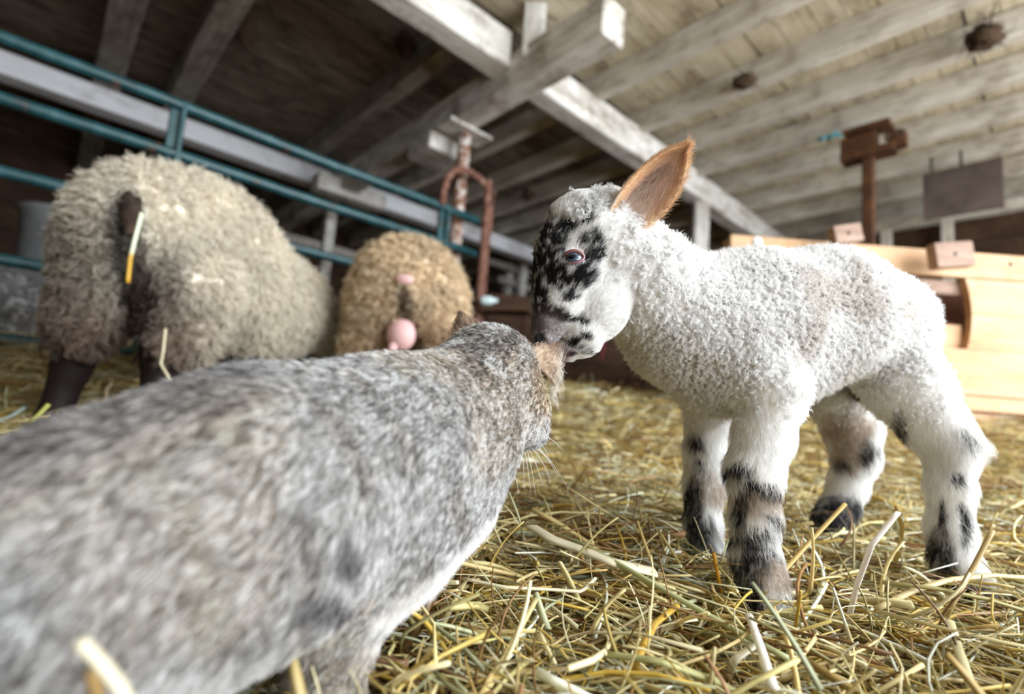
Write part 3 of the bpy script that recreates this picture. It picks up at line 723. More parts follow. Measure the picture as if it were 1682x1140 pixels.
PXF = 1.0
def pxof(P):
    v = P - CAM; wd = v @ FW
    return np.stack([841 + FPX * (v @ RT) / wd, 570 - FPX * (v @ UP) / wd], -1)
def spots(P, lst, seed, rough=.55, fr=90):
    """irregular coat patches: each spot is an upright ellipse on the animal, given by its place and half-sizes"""
    q = pxof(P); out = np.zeros(len(P)); nz = (noise(P, fr, seed) - .5) + .6 * (noise(P, fr * 2.3, seed + 1) - .5)
    for (x, y, rx, ry, ang) in lst:
        c, s = math.cos(math.radians(ang)), math.sin(math.radians(ang)); dx, dy = q[:, 0] - x, q[:, 1] - y
        u = (dx * c + dy * s) / rx; v = (-dx * s + dy * c) / ry
        out = np.maximum(out, smooth(.28, -.28, np.sqrt(u * u + v * v) - 1 + rough * nz * 1.3))
    return out
WHITE = lin(247, 246, 244); BLK = lin(34, 31, 33); TAN = lin(170, 146, 122); WOOLC = lin(248, 247, 246); PINKG = lin(150, 124, 126)
head_spots = [(905, 395, 30, 42, 10), (892, 440, 20, 74, 3), (912, 440, 24, 36, 20), (888, 490, 12, 40, 5), (935, 372, 40, 16, -25), (955, 455, 28, 20, -20), (925, 463, 14, 26, -15), (972, 420, 16, 24, 30), (905, 512, 26, 9, 10), (925, 522, 26, 6, 15),
              (934, 490, 15, 9, -5), (955, 528, 12, 7, 30), (958, 395, 12, 14, 0), (945, 560, 7, 4, 0), (975, 392, 8, 16, 0), (950, 572, 22, 6, 25), (934, 582, 9, 5, 0), (962, 555, 10, 4, 30)]
leg_black = [(1143, 727, 14, 16, 0), (1150, 760, 12, 10, 0), (1140, 830, 16, 40, 0), (1150, 880, 26, 36, 0), (1215, 775, 26, 15, 10), (1248, 800, 44, 10, 12), (1215, 835, 12, 36, 0), (1232, 880, 44, 12, -8), (1222, 925, 30, 26, 0), (1225, 970, 26, 24, 0), (1270, 852, 16, 8, 20), (1250, 905, 28, 6, 10),
             (1378, 848, 46, 32, 0), (1425, 740, 14, 28, 0), (1385, 760, 12, 10, 0), (1472, 720, 16, 40, 5), (1545, 915, 22, 48, -12), (1562, 955, 44, 22, 20), (1600, 965, 26, 20, 0), (1570, 785, 10, 8, 0), (1577, 712, 10, 8, 0), (1548, 850, 6, 30, 0), (1583, 860, 8, 30, 0)]
leg_tan = [(1245, 820, 40, 26, 5), (1160, 800, 26, 28, 0), (1395, 700, 40, 26, 0), (1270, 940, 24, 30, 0), (1400, 745, 30, 30, 0)]
def lamb_col(P, W):
    n = len(P); c = np.tile(WHITE, (n, 1)); body = np.clip(W[:, 0] + W[:, 1], 0, 1)
    c = mix(c, np.tile(WOOLC, (n, 1)) * (.93 + .10 * noise(P, 60, 2))[:, None], body)
    dirt = smooth(.62, .8, noise(P, 26, 11)) * body * .22
    c = mix(c, np.tile(lin(176, 156, 134), (n, 1)), dirt)
    hs = spots(P, head_spots, 21) * np.clip(W[:, 2] * 1.2, 0, 1)
    streak = .25 + .75 * smooth(.25, .45, noise(P, 260, 31))
    c = mix(c, np.tile(BLK, (n, 1)), hs * streak)
    lg = np.clip(W[:, 3] * 1.3, 0, 1)
    c = mix(c, np.tile(TAN, (n, 1)), spots(P, leg_tan, 41, .6, 60) * lg * (.25 + .5 * streak))
    c = mix(c, np.tile(BLK, (n, 1)), spots(P, leg_black, 51, .5, 70) * lg * (.35 + .65 * streak))
    # muzzle skin
    q = pxof(P); mz = smooth(58, 22, np.hypot((q[:, 0] - 890) / 1.0, (q[:, 1] - 545) / .9)) * W[:, 2]
    c = mix(c, np.tile(lin(112, 100, 102), (n, 1)), mz * (.55 + .6 * noise(P, 120, 33)))
    chin = smooth(22, 8, np.hypot((q[:, 0] - 922), (q[:, 1] - 580) / .8)) * W[:, 2]
    c = mix(c, np.tile(PINKG, (n, 1)), chin * .7)
    ns = smooth(11, 7, np.hypot((q[:, 0] - 886), (q[:, 1] - 556) / 1.2)) * W[:, 2]
    c = mix(c, np.tile(BLK, (n, 1)), ns)
    sd = np.linalg.norm(P - SCR, axis=1); c = mix(c, np.tile(lin(70, 52, 46), (n, 1)), smooth(.030, .018, sd))
    return c
lamb = tag(mesh_obj('lamb', LP, LF, M['skin'], None, lo_, col=lamb_col(LP, LW)),
           'young white woolly lamb with a black-spotted face nibbling the cat\'s ear', 'lamb')

def bvh_of(P, F):
    from mathutils.bvhtree import BVHTree
    return BVHTree.FromPolygons(P.tolist(), F.tolist())
LBV = bvh_of(LP, LF)
def hit(bv, x, y):
    r = ray(x, y); h = bv.ray_cast(Vector(CAM), Vector(nrm(r)))
    return np.array(h[0]), nrm(np.array(h[1]))
# eye
eh, en = hit(LBV, 943, 424)
eg = nrm(en * .75 + np.array([-.25, -.25, 0.0])); eg = nrm(eg)
ec = eh - en * .0052
lx = nrm(np.cross(np.array([.25, 0, 1.0]), eg)); lx = nrm(lx + .42 * nrm(np.cross(eg, lx))); lx = nrm(lx - eg * (lx @ eg)); ly = np.cross(eg, lx)
mb = MB(); mb.blob((0, 0, 0), .0094, (1, 1, 1), 28, 18)
eye = mesh_obj('eye', np.vstack(mb.v), mb.f, M['lamb_eye']); eye.parent = lamb
eye.matrix_local = Matrix.Translation(Vector(ec - lo_)) @ Matrix(((lx[0], ly[0], eg[0], 0), (lx[1], ly[1], eg[1], 0), (lx[2], ly[2], eg[2], 0), (0, 0, 0, 1)))
eye['label'] = 'slate blue eye with a barred pupil'
mb = MB(); an = np.linspace(0, 2 * math.pi, 33)
P_ = []
for t in an:
    x, y = .0100 * math.cos(t), .0064 * math.sin(t) * (1.0 if math.sin(t) > 0 else .95)
    P_.append(ec + lx * x + ly * y + eg * math.sqrt(max(.0099 ** 2 - (x * .93) ** 2 - y ** 2, .0032 ** 2)))
mb.tube(P_, [.0014 + .0005 * math.sin(t) for t in an], 8, cap=False)
mb.build('eyelid', M['eyelid'], lamb, sm=True)

# ears: cupped leaves with thickness
def ear(name, parent, axis, wl, wr, n1, cup, mat, colfn, thick=.0022, nu=18, nv=11, bend=None):
    """axis (base, tip) points; wl/wr half-widths along it; n1 the direction the inside faces"""
    b0, t0 = axis; d = t0 - b0; n1 = nrm(n1 - nrm(d) * (n1 @ nrm(d))); sd = np.cross(n1, nrm(d)); G = []
    for i in range(nu + 1):
        u = i / nu; row = []
        a_ = np.interp(u, *wl); b_ = np.interp(u, *wr)
        for j in range(nv + 1):
            v = -1 + 2 * j / nv; wv = a_ if v < 0 else b_
            row.append(b0 + d * u + sd * v * wv + n1 * cup * (abs(v) ** 1.8 - .9) * math.sin(math.pi * min(1, .18 + u * .82)) * (1.0) + (bend(u, v) if bend else 0))
        G.append(row)
    G = np.array(G); du = np.gradient(G, axis=0); dv = np.gradient(G, axis=1); nn = nrm(np.cross(du, dv)); 
    if (nn.mean((0, 1)) @ n1) < 0: nn = -nn
    A = G + nn * thick / 2; B = G - nn * thick / 2; k = (nu + 1) * (nv + 1); V = np.vstack([A.reshape(-1, 3), B.reshape(-1, 3)]); F = []
    def id_(i, j): return i * (nv + 1) + j
    for i in range(nu):
        for j in range(nv):
            q = (id_(i, j), id_(i + 1, j), id_(i + 1, j + 1), id_(i, j + 1)); F.append(q); F.append(tuple(x + k for x in q[::-1]))
    rim = [id_(i, 0) for i in range(nu + 1)] + [id_(nu, j) for j in range(1, nv + 1)] + [id_(i, nv) for i in range(nu - 1, -1, -1)] + [id_(0, j) for j in range(nv - 1, 0, -1)]
    for q in range(len(rim)):
        a_, b_ = rim[q], rim[(q + 1) % len(rim)]; F.append((a_, a_ + k, b_ + k, b_))
    uu = np.repeat(np.linspace(0, 1, nu + 1), nv + 1); vv = np.tile(np.linspace(-1, 1, nv + 1), nu + 1)
    cin = colfn(uu, vv, True, A.reshape(-1, 3)); cout = colfn(uu, vv, False, B.reshape(-1, 3))
    o = mesh_obj(name, V, F, mat, parent, col=np.vstack([cin, cout]))
    return o, (A, B, nn, uu, vv)
OR_ = lin(234, 202, 166); ORD = lin(204, 162, 124); PNK = lin(236, 212, 204); DKE = lin(150, 114, 100)
def ear_col(u, v, inside, P):
    c = np.tile(OR_, (len(u), 1)) * (.85 + .3 * noise(P, 140, 5))[:, None]
    c = mix(c, np.tile(ORD, (len(u), 1)), .5 * smooth(.55, .7, noise(P, 90, 8)))
    if inside:
        c = mix(c, np.tile(PNK, (len(u), 1)), smooth(.85, .45, np.abs(v + .1)) * smooth(.92, .7, u) * .9)
        c = mix(c, np.tile(DKE, (len(u), 1)), smooth(.5, .15, np.abs(v - .12)) * smooth(.15, .35, u) * smooth(.8, .62, u) * .75)
        c = mix(c, np.tile(DKE, (len(u), 1)), smooth(.3, .1, np.abs(v + .35)) * smooth(.28, .1, u) * .8)
    else:
        c = mix(c, np.tile(WHITE, (len(u), 1)), smooth(.5, .0, u) * .7)
    return c
eb, et = at(1006, 378, .498), at(1129, 239, .478)
pm = .498 / FPX
WL = ([0, .12, .25, .4, .52, .66, .78, .9, 1], np.array([20, 34, 42, 45, 44, 39, 31, 19, 2]) * pm)
WR = ([0, .12, .25, .4, .55, .7, .8, .9, 1], np.array([16, 26, 32, 34, 33, 29, 24, 15, 2]) * pm)
inn = nrm(-ray(1060, 310)) + np.array([.25, 0, -.1])
ear1, E1 = ear('ear', lamb, (eb, et), WR, WL, inn, .020, M['skin'], ear_col) if False else ear('ear', lamb, (eb, et), WL, WR, inn, .020, M['skin'], ear_col)
ear1['label'] = 'large upright tan ear, open towards the camera'
ear2, E2 = ear('ear', lamb, (at(985, 372, .565), at(1050, 372, .66)), WL, WR, nrm(ray(1010, 360)) + np.array([-.1, 0, -.3]), .016, M['skin'], ear_col)

# coats
def wreg(W): return np.clip(W[:, 0] + .8 * W[:, 1], 0, 1)
def nearest_w(bv_P, prims, Q, n): return regions(prims, Q, n)
LVN = LN
# wool locks
Q, NN = sample(LP, LF, LN, 25000, lambda P, n: facing(P, n, .35) * (wreg(regions(LB, P, 4)) + .02))
W = regions(LB, Q, 4); ok = rng.random(len(Q)) < wreg(W) + .02; Q, NN, W = Q[ok], NN[ok], W[ok]
ok = np.linalg.norm(Q - SCR, axis=1) > .024; Q, NN, W = Q[ok], NN[ok], W[ok]
p, li = locks(Q, NN, np.array([0.02, 0, -.25]) + 0 * Q, 7, .0075, .0014, 1.35, .0010, 9, .18)
c = lamb_col(Q, W)[li] * rng.uniform(.90, 1.06, (len(li), 1))
curves_obj('wool', p, [.0002, .0002, .0002, .00019, .00018, .00017, .00016, .00013, .00008], np.clip(c, 0, .95), M['wool'], lamb)
# straight hair on the face and legs
NH = 60000
Q, NN = sample(LP, LF, LN, NH, lambda P, n: facing(P, n, .35) * (1.04 - wreg(regions(LB, P, 4))) * (1 + 3.0 * regions(LB, P, 4)[:, 2]))
W = regions(LB, Q, 4)
keep = np.linalg.norm(Q - ec, axis=1) > .0112
qx = pxof(Q); keep &= np.hypot(qx[:, 0] - 886, qx[:, 1] - 555) > 9
Q, NN, W, qx = Q[keep], NN[keep], W[keep], qx[keep]
up_face = nrm(at(1000, 400, .53) - at(892, 545, .495))
D = W[:, 2:3] * up_face + (W[:, 3:4] + W[:, 0:1]) * np.array([.12, -.1, -1.0]) + W[:, 1:2] * np.array([.5, 0, -.6])
D = D + (W[:, 2] * smooth(455, 360, qx[:, 1]) * .0)[:, None] * np.array([0, 0, 1.])
muz = W[:, 2] * smooth(85, 15, np.hypot(qx[:, 0] - 893, qx[:, 1] - 552))
ln = (.0065 * W[:, 2] * (1 - .6 * muz) + .0135 * W[:, 3] + .011 * (W[:, 0] + W[:, 1])) * rng.uniform(.7, 1.3, len(Q))
# longer tufts behind the near hock, shorter round the feet
hk = smooth(42, 10, np.hypot(qx[:, 0] - 1580, qx[:, 1] - 715)); ln *= 1 + .9 * hk
lf = np.clip(.30 * W[:, 2] * (1 - .4 * muz) + .38 * W[:, 3] + .5 * (W[:, 0] + W[:, 1]) + .15 * hk, .15, .8)
c = lamb_col(Q, W) * rng.uniform(.82, 1.08, (len(Q), 1))
p = lying_hair(Q, NN, D, ln, lf, 6, .22, .08)
curves_obj('hair', p, np.array([1, 1, .95, .8, .55, .2]) * .00017, np.clip(c, 0, .95), M['fur'], lamb)
# curly crest between the ears
T_ = []
for _ in range(300):
    u = rng.random(); q0 = at(940 + 58 * u + rng.normal() * 4, 370 - 24 * u + rng.normal() * 6, .505 + .035 * rng.random()); T_.append(q0)
T_ = np.array(T_); res = []
for t in T_:
    h = LBV.find_nearest(Vector(t)); res.append((np.array(h[0]), np.array(h[1])))
Q = np.array([r[0] for r in res]); NN = nrm(np.array([r[1] for r in res]))
p, li = locks(Q, NN, np.array([.5, 0, .1]) + 0 * Q, 8, .0072, .0022, 1.0, .0013, 10, .2)
curves_obj('crest', p, [.0002] * 8 + [.00015, .00008], np.tile(lin(238, 238, 238), (len(li), 1)) * rng.uniform(.8, 1.05, (len(li), 1)), M['wool'], lamb)
# ear hair: white streaks inside, tan fringe on the rim
def ear_hair(E, parent_ear, n=2600):
    A, B, nn, uu, vv = E; nu, nv = A.shape[0], A.shape[1]
    i = rng.random(n) * (nu - 1.01); j = rng.random(n) * (nv - 1.01); a = i.astype(int); b = j.astype(int); fi = (i - a)[:, None]; fj = (j - b)[:, None]
    def bl(X): return X[a, b] * (1 - fi) * (1 - fj) + X[a + 1, b] * fi * (1 - fj) + X[a, b + 1] * (1 - fi) * fj + X[a + 1, b + 1] * fi * fj
    Q = bl(A); nq = nrm(bl(nn)); u = i / (nu - 1); v = -1 + 2 * j / (nv - 1)
    ax = nrm(A[-1, nv // 2] - A[0, nv // 2]); sd = nrm(A[nu // 2, -1] - A[nu // 2, 0])
    D = ax * .9 + sd * (-.5 * v)[:, None]
    c = ear_col(u, v, True, Q); wh = (rng.random(n) < smooth(.75, .3, np.abs(v + .15)) * smooth(.85, .35, u) * (.35 + .45 * (v < .1)))
    c = np.where(wh[:, None], lin(232, 218, 206), c) * rng.uniform(.8, 1.15, (n, 1))
    p1 = lying_hair(Q, nq, D, (.008 + .006 * wh) * rng.uniform(.7, 1.2, n), .28, 6, .25)
    # outside
    Q2 = bl(B); c2 = ear_col(u, v, False, Q2) * rng.uniform(.8, 1.15, (n, 1)); p2 = lying_hair(Q2, -nq, np.tile(ax, (n, 1)), .007 * rng.uniform(.7, 1.2, n), .25, 6, .2)
    # rim
    m_ = 900; rr = []; dd = []; cc = []; nr = []
    for _ in range(m_):
        t = rng.random(); ii = min(nu - 1, int(t ** .8 * nu)); jj = 0 if rng.random() < .5 else nv - 1
        i2 = min(nu - 1, ii + 1); fr = rng.random(); rr.append((A[ii, jj] * .5 + B[ii, jj] * .5) * (1 - fr) + (A[i2, jj] * .5 + B[i2, jj] * .5) * fr + rng.normal(size=3) * .0008); sg = -1 if jj == 0 else 1
        dd.append(ax * .9 + sd * sg * .45); nr.append(nn[ii, jj]); cc.append(ear_col(np.array([t]), np.array([sg * 1.]), False if t < .2 else True, rr[-1][None])[0])
    p3 = lying_hair(np.array(rr), np.array(nr), np.array(dd), .008 * rng.uniform(.6, 1.3, m_), .12, 6, .3)
    curves_obj('ear_hair', np.vstack([p1, p2, p3]), np.array([1, 1, .9, .7, .5, .2]) * .00013, np.clip(np.vstack([c, c2, np.array(cc)]), 0, .95), M['fur'], parent_ear)
ear_hair(E1, ear1); ear_hair(E2, ear2, 800)
# hooves
for (x, y, d) in ((1262, 990, .514), (1168, 926, .637), (1606, 966, .59), (1352, 868, .77)):
    for s_ in (-1, 1):
        mb = MB(); c = at(x, y, d); f_ = np.array([-.35, -.94, 0]) if x < 1400 else np.array([.3, -.95, 0]); sd = np.cross(f_, [0, 0, 1.])
        mb.tube([c + sd * .008 * s_ - f_ * .010 + za_ * .012, c + sd * .008 * s_ + f_ * .004 + za_ * .001, c + sd * .007 * s_ + f_ * .018 - za_ * .010], [.009, .0095, .005], 10)
        mb.build('hoof', M['hoof'], lamb, sm=True)

# ================================================================== the cat
CB, CH, CL = 0, 1, 2
CT = chain([(-60, 1090, .225, .064), (200, 918, .255, .065), (425, 822, .292, .067), (635, 738, .355, .057), (735, 687, .398, .046)], CB, .03)
CT += chain([(735, 687, .398, .046), (800, 628, .425, .039)], CH, .02)
CT += chain([(802, 614, .432, .0385), (842, 668, .44, .0260), (868, 704, .462, .017)], CH, .015)
CT += chain([(700, 795, .385, .038), (650, 850, .355, .038), (560, 870, .33, .042)], CB, .03)
CT += chain([(775, 740, .40, .033), (735, 805, .385, .034)], CB, .025)
CT += chain([(590, 910, .335, .037), (550, 1000, .318, .027)], CB, .025)
CT += chain([(550, 1000, .318, .025), (537, 1070, .312, .0195), (528, 1140, .308, .0165), (528, 1165, .305, .017), (535, 1185, .285, .016)], CL, .012)
CT += chain([(680, 860, .40, .032), (610, 990, .405, .018), (580, 1050, .405, .014), (576, 1062, .39, .013)], CL, .015)
CT += chain([(400, 868, .28, .056), (150, 962, .25, .056)], CB, .03)
# haunches, hind feet and tail lie outside the picture
CT += chain([(-60, 1100, .26, .06), (20, 1290, .24, .032), (-60, 1420, .21, .02), (60, 1440, .20, .016)], CB, .02)
CT += chain([(-120, 1100, .33, .05), (-60, 1220, .34, .03), (-100, 1150, .36, .018)], CB, .02)
CP, CF, CN = organic(CT, .0042, [(-.30, .12), (.20, .52), (.05, .30)], .0034, .03, 2)
clo = np.array([at(528, 1150, .308)[0], .30, 0.0])
CW = regions(CT, CP, 3)
q0_, q1_ = at(806, 616, .432), at(200, 945, .25)
CAX = nrm(q1_ - q0_)
def cat_base(P):
    """coat colour: ticked grey-beige tabby, pale chest, rusty ears' side; soft broken stripes across the flank, cool shade tinted over the rear"""
    n = len(P); q = pxof(P); s = (P - q0_) @ CAX
    c = np.tile(lin(196, 192, 188), (n, 1))
    wob = s + .02 * (noise(P, 22, 61) - .5)
    st = .5 + .5 * np.sin(wob * 2 * math.pi / .034 + 2.2 * noise(P, 14, 62))
    st = smooth(.55, 1.0, st) * smooth(.35, .6, noise(P * np.array([1, 1, .6]), 38, 63))
    c = mix(c, np.tile(lin(112, 100, 92), (n, 1)), st * .60 * smooth(.0, .05, s))
    c = mix(c, np.tile(lin(214, 196, 172), (n, 1)), smooth(.5, .7, noise(P, 17, 64)) * .6)
    # crown and nape darker, dark line along the spine
    crown = smooth(120, 30, np.hypot((q[:, 0] - 800) / 1.1, (q[:, 1] - 580) / .8)) * smooth(.40, .58, noise(P, 75, 65))
    c = mix(c, np.tile(lin(92, 80, 70), (n, 1)), crown * .75)
    c = mix(c, np.tile(lin(84, 80, 82), (n, 1)), smooth(.25, .8, CNz(P)) * smooth(.02, .14, s) * .75)
    # rusty side of the head below the ear, white chest line and inner leg
    c = mix(c, np.tile(lin(214, 170, 122), (n, 1)), smooth(60, 15, np.hypot((q[:, 0] - 890) / .55, (q[:, 1] - 635) / 1.2)) * .95)
    c = mix(c, np.tile(lin(206, 188, 168), (n, 1)), smooth(80, 30, np.hypot((q[:, 0] - 855) / .8, (q[:, 1] - 650) / 1.3)) * .7)
    wl = np.interp(q[:, 0], [560, 620, 680, 720, 780, 830], [1040, 985, 950, 915, 860, 800])
    c = mix(c, np.tile(lin(244, 242, 240), (n, 1)), smooth(-8, 26, q[:, 1] - wl) * smooth(585, 625, q[:, 0]) * (CWl(P) < .6))
    c = mix(c, np.tile(lin(232, 228, 224), (n, 1)), smooth(1040, 1110, q[:, 1]) * smooth(180, 300, q[:, 0]) * (q[:, 0] < 470) * .8)
    el = smooth(46, 16, np.hypot((q[:, 0] - 575) / .8, q[:, 1] - 905)) + smooth(50, 20, np.hypot((q[:, 0] - 545) / 1.4, (q[:, 1] - 985) / .7))
    c = mix(c, np.tile(lin(62, 60, 64), (n, 1)), np.clip(el, 0, 1) * .8)
    lg = np.clip(CWl(P), 0, 1); lst = smooth(.4, .8, .5 + .5 * np.sin((q[:, 1] + .25 * q[:, 0]) * 2 * math.pi / 38 + 3 * noise(P, 30, 66))) * smooth(1150, 1100, q[:, 1])
    c = mix(c, np.tile(lin(206, 186, 160), (n, 1)), lg * .7)
    c = mix(c, np.tile(lin(66, 60, 58), (n, 1)), lg * lst * .75)
    c = mix(c, np.tile(lin(128, 134, 146), (n, 1)), smooth(.13, .36, s) * .25)  # blue-grey towards the rear: cool shade put into the coat colour
    return c
from functools import lru_cache
def CWl(P): return np.maximum(regions(CT, P, 3)[:, 2], smooth(.034, .018, np.linalg.norm((P - at(540, 1060, .312)) * np.array([1, 1, .45]), axis=1)))
def CNz(P):
    """height on the body relative to its axis: 1 on the spine"""
    s = np.clip((P - q0_) @ CAX, 0, .4); ax = q0_ + s[:, None] * CAX
    return np.clip((P[:, 2] - ax[:, 2] - .03) / .045, 0, 1)
cat = tag(mesh_obj('cat', CP, CF, M['skin'], None, clo, col=cat_base(CP) * .8),
          'grey ticked tabby cat seen from behind, its ear in the lamb\'s mouth', 'cat')
CBV = bvh_of(CP, CF)
def cat_wt(P, n):
    q = pxof(P); v = P - CAM; inside = (q[:, 0] > -150) & (q[:, 1] < 1350) & (v @ FW > .05)
    return facing(P, n, .3) * np.where(inside, 1.0, .25) * (1 + 1.2 * smooth(560, 760, q[:, 0]))
Q, NN = sample(CP, CF, CN, 200000, cat_wt)
s = (Q - q0_) @ CAX; Wc = regions(CT, Q, 3)
D = np.tile(CAX, (len(Q), 1)) + np.array([0, 0, -.55]) * smooth(.03, .16, s)[:, None] + Wc[:, 1:2] * np.array([-.25, -.2, -.25]) * smooth(.05, -.02, s)[:, None]
D = D * (1 - Wc[:, 2:3]) + Wc[:, 2:3] * np.array([-.15, -.1, -1.0])
whisk = smooth(.4, .7, noise(Q, 55, 71))
D = D + (noise(Q, 60, 72) - .5)[:, None] * np.array([0, 0, 1.2]) + (noise(Q, 45, 73) - .5)[:, None] * np.array([.6, .6, 0])
ln = (.0064 + .0034 * smooth(.02, .15, s)) * rng.uniform(.7, 1.3, len(Q)) * (1 - .35 * Wc[:, 2])
qx = pxof(Q); wl = np.interp(qx[:, 0], [560, 620, 680, 720, 780, 830], [1060, 1000, 965, 930, 870, 810]); ln *= 1 + .6 * smooth(-20, 20, qx[:, 1] - wl) * (qx[:, 0] > 585)
p = lying_hair(Q, NN, D, ln, np.clip(.40 + .1 * rng.normal(size=len(Q)), .15, .6), 5, .30, .05)
base = cat_base(Q)
lum = base.mean(1)
tuft = .55 * noise(Q, 620, 74) + .45 * noise(Q + .31, 1100, 75) + .28 * (rng.random(len(Q)) - .5)
lightt = tuft > .545; darkt = tuft < .455
wh = smooth(.5, .75, lum)
c = np.repeat(base[:, None, :], 5, 1)
c[:, 0] *= .6; c[:, 1] *= .85
tipL = np.minimum(base * 1.9 + .22, .95); tipD = base * .10
f = np.array([0, .15, .6, 1, 1.])[None, :, None]
c = np.where(lightt[:, None, None], c * (1 - f * .85) + tipL[:, None, :] * f * .85, c)
fd = f * (1 - .9 * wh)[:, None, None]
c = np.where(darkt[:, None, None], c * (1 - fd * .9) + tipD[:, None, :] * fd * .9, c)
curves_obj('fur', p, np.array([1, 1, .9, .6, .15]) * .00016, np.clip(c, 0, .95), M['fur'], cat)
# ears: thin cupped triangles
def cat_ear_col(u, v, inside, P):
    c = np.tile(lin(198, 176, 154), (len(u), 1)) * (.85 + .3 * noise(P, 200, 5))[:, None]
    if inside: c = np.tile(lin(222, 186, 172), (len(u), 1))
    else: c = mix(c, np.tile(lin(120, 92, 74), (len(u), 1)), smooth(.45, .65, noise(P, 160, 9)) * .6)
    return mix(c, np.tile(lin(70, 56, 50), (len(u), 1)), smooth(.86, 1, u) * .8)
def cat_ear(name, bl, br, tip, side, label, bulge):
    b0 = (bl + br) / 2; hw = np.linalg.norm(br - bl) / 2
    n1 = nrm(np.cross(br - bl, tip - b0)); n1 = n1 if n1 @ side > 0 else -n1
    wd = ([0, .15, .4, .7, .9, 1], np.array([1.05, 1.02, .80, .42, .15, .02]) * hw)
    o, E = ear(name, cat, (b0, tip), wd, wd, n1, bulge, M['skin'], cat_ear_col, .0014)
    o['label'] = label
    A, B, nn, uu, vv = E; n = 1500; nu, nv = A.shape[0], A.shape[1]; i = rng.integers(0, nu, n); j = rng.integers(0, nv, n); ax = nrm(tip - b0)
    jit = rng.normal(size=(n, 3)) * .0012; u = i / (nu - 1); v = -1 + 2 * j / (nv - 1)
    p2 = lying_hair(B[i, j] + jit, -nn[i, j], np.tile(ax, (n, 1)), .004 * rng.uniform(.7, 1.2, n), .2, 5, .25); c2 = cat_ear_col(u, v, False, B[i, j]) * rng.uniform(.7, 1.2, (n, 1))
    curves_obj('ear_hair', p2, np.array([1, 1, .9, .6, .2]) * .00012, np.clip(c2, 0, .95), M['fur'], o)
    return o, E
eA, EA = cat_ear('ear', at(868, 574, .448), at(903, 640, .452), at(917, 566, .464), np.array([.2, 1., 0]), 'rusty tan ear held in the lamb\'s mouth', .006)
eB, EB = cat_ear('ear', at(744, 556, .462), at(792, 540, .468), at(757, 518, .470), np.array([0, 1., .2]), 'ear tip showing past the crown', .005)
# pale rim and white tufts of the nearer ear
A = EA[0]; B = EA[1]
mb = MB(); side_edge = [(A[i, -1] + B[i, -1]) / 2 for i in range(1, A.shape[0])] if np.dot((A[8, -1] - A[8, 0]), RT) > 0 else [(A[i, 0] + B[i, 0]) / 2 for i in range(1, A.shape[0])]
n = 420; t = rng.random(n); ii = (t * (A.shape[0] * .62)).astype(int); jj = rng.integers(A.shape[1] // 2, A.shape[1], n)
roots = np.where((rng.random(n) < .5)[:, None], A[ii, jj], np.array([at(899 + 8 * rng.random(), 585 + 70 * rng.random(), .462) for _ in range(n)]))
d_ = RT * .8 + UP * rng.uniform(-.7, .6, (n, 1)) + rng.normal(size=(n, 3)) * .2
p = lying_hair(roots, np.tile(nrm(RT), (n, 1)), d_, .014 * rng.uniform(.5, 1.25, n), .5, 6, .25, .05)
curves_obj('ear_tuft', p, np.array([1, 1, .9, .7, .5, .2]) * .00014, np.tile(lin(240, 234, 226), (n, 1)) * rng.uniform(.8, 1, (n, 1)), M['fur'], cat)
# whiskers
ws = []; 
for (x0, y0, x1, y1, dd) in ((884, 716, 925, 741, .02), (876, 728, 933, 803, .02), (874, 730, 918, 785, .03), (872, 735, 905, 790, .0), (868, 738, 892, 800, .01), (866, 740, 880, 815, .0), (862, 742, 872, 810, -.01), (858, 745, 862, 805, -.01), (880, 722, 905, 760, .03), (846, 785, 852, 812, 0)):
    a_, b_ = at(x0, y0, .452), at(x1, y1, .452 + dd); s_ = np.linspace(0, 1, 10)[:, None]
    ws.append(a_ + (b_ - a_) * s_ + UP * .004 * np.sin(math.pi * s_))
curves_obj('whiskers', np.array(ws), np.linspace(.00024, .00006, 10), np.tile(lin(248, 248, 248), (len(ws), 1)), M['fur'], cat)
# face on the far side (the cat looks away): eyes, nose
fdir = nrm(at(880, 716, .475) - at(806, 616, .432)); fs = nrm(np.cross(fdir, [0, 0, 1.]))
for s_ in (-1, 1):
    h = CBV.ray_cast(Vector(at(835, 650, .44) + fdir * .12 + fs * .018 * s_ + za_ * .03), Vector(-fdir - za_ * .1))
    if h[0] is not None:
        mb = MB(); mb.blob(np.array(h[0]) - np.array(h[1]) * .003, .0075, (1, 1, 1), 14, 8); mb.build('eye', noise_mat('cat_eye', [(.3, L3(150, 160, 80)), (.7, L3(120, 140, 60))], 40, .1), cat, sm=True)
mb = MB(); mb.blob(at(878, 712, .479), .005, (1, 1, .8), 12, 8); mb.build('nose', M['eyelid'], cat, sm=True)

# ================================================================== the ewes
def ewe(pr, h, loc, label, colfn, nl, wl, per, curl, rad, parts=(), lean=(0, 0, -.5), woolmask=None, nhair=0, shank=None, group='ewes in the pen'):
    P, F, Nn = organic(pr, h, None, None, .06, 2)
    o = tag(mesh_obj('ewe', P, F, M['skin'], None, loc, col=colfn(P)), label, 'sheep', group)
    Q, NN = sample(P, F, Nn, nl, lambda a, n: facing(a, n, .3))
    if woolmask is not None:
        k = rng.random(len(Q)) < woolmask(Q); Q, NN = Q[k], NN[k]
    p, li = locks(Q, NN, np.array(lean) + 0 * Q, per, wl, curl, .9, curl * .9, 8, .2)
    c = colfn(Q)[li] * rng.uniform(.80, 1.10, (len(li), 1))
    curves_obj('wool', p, np.array([1, 1, 1, .95, .9, .8, .6, .3]) * rad, np.clip(c, 0, .9), M['wool'], o)
    return o, P, F, Nn
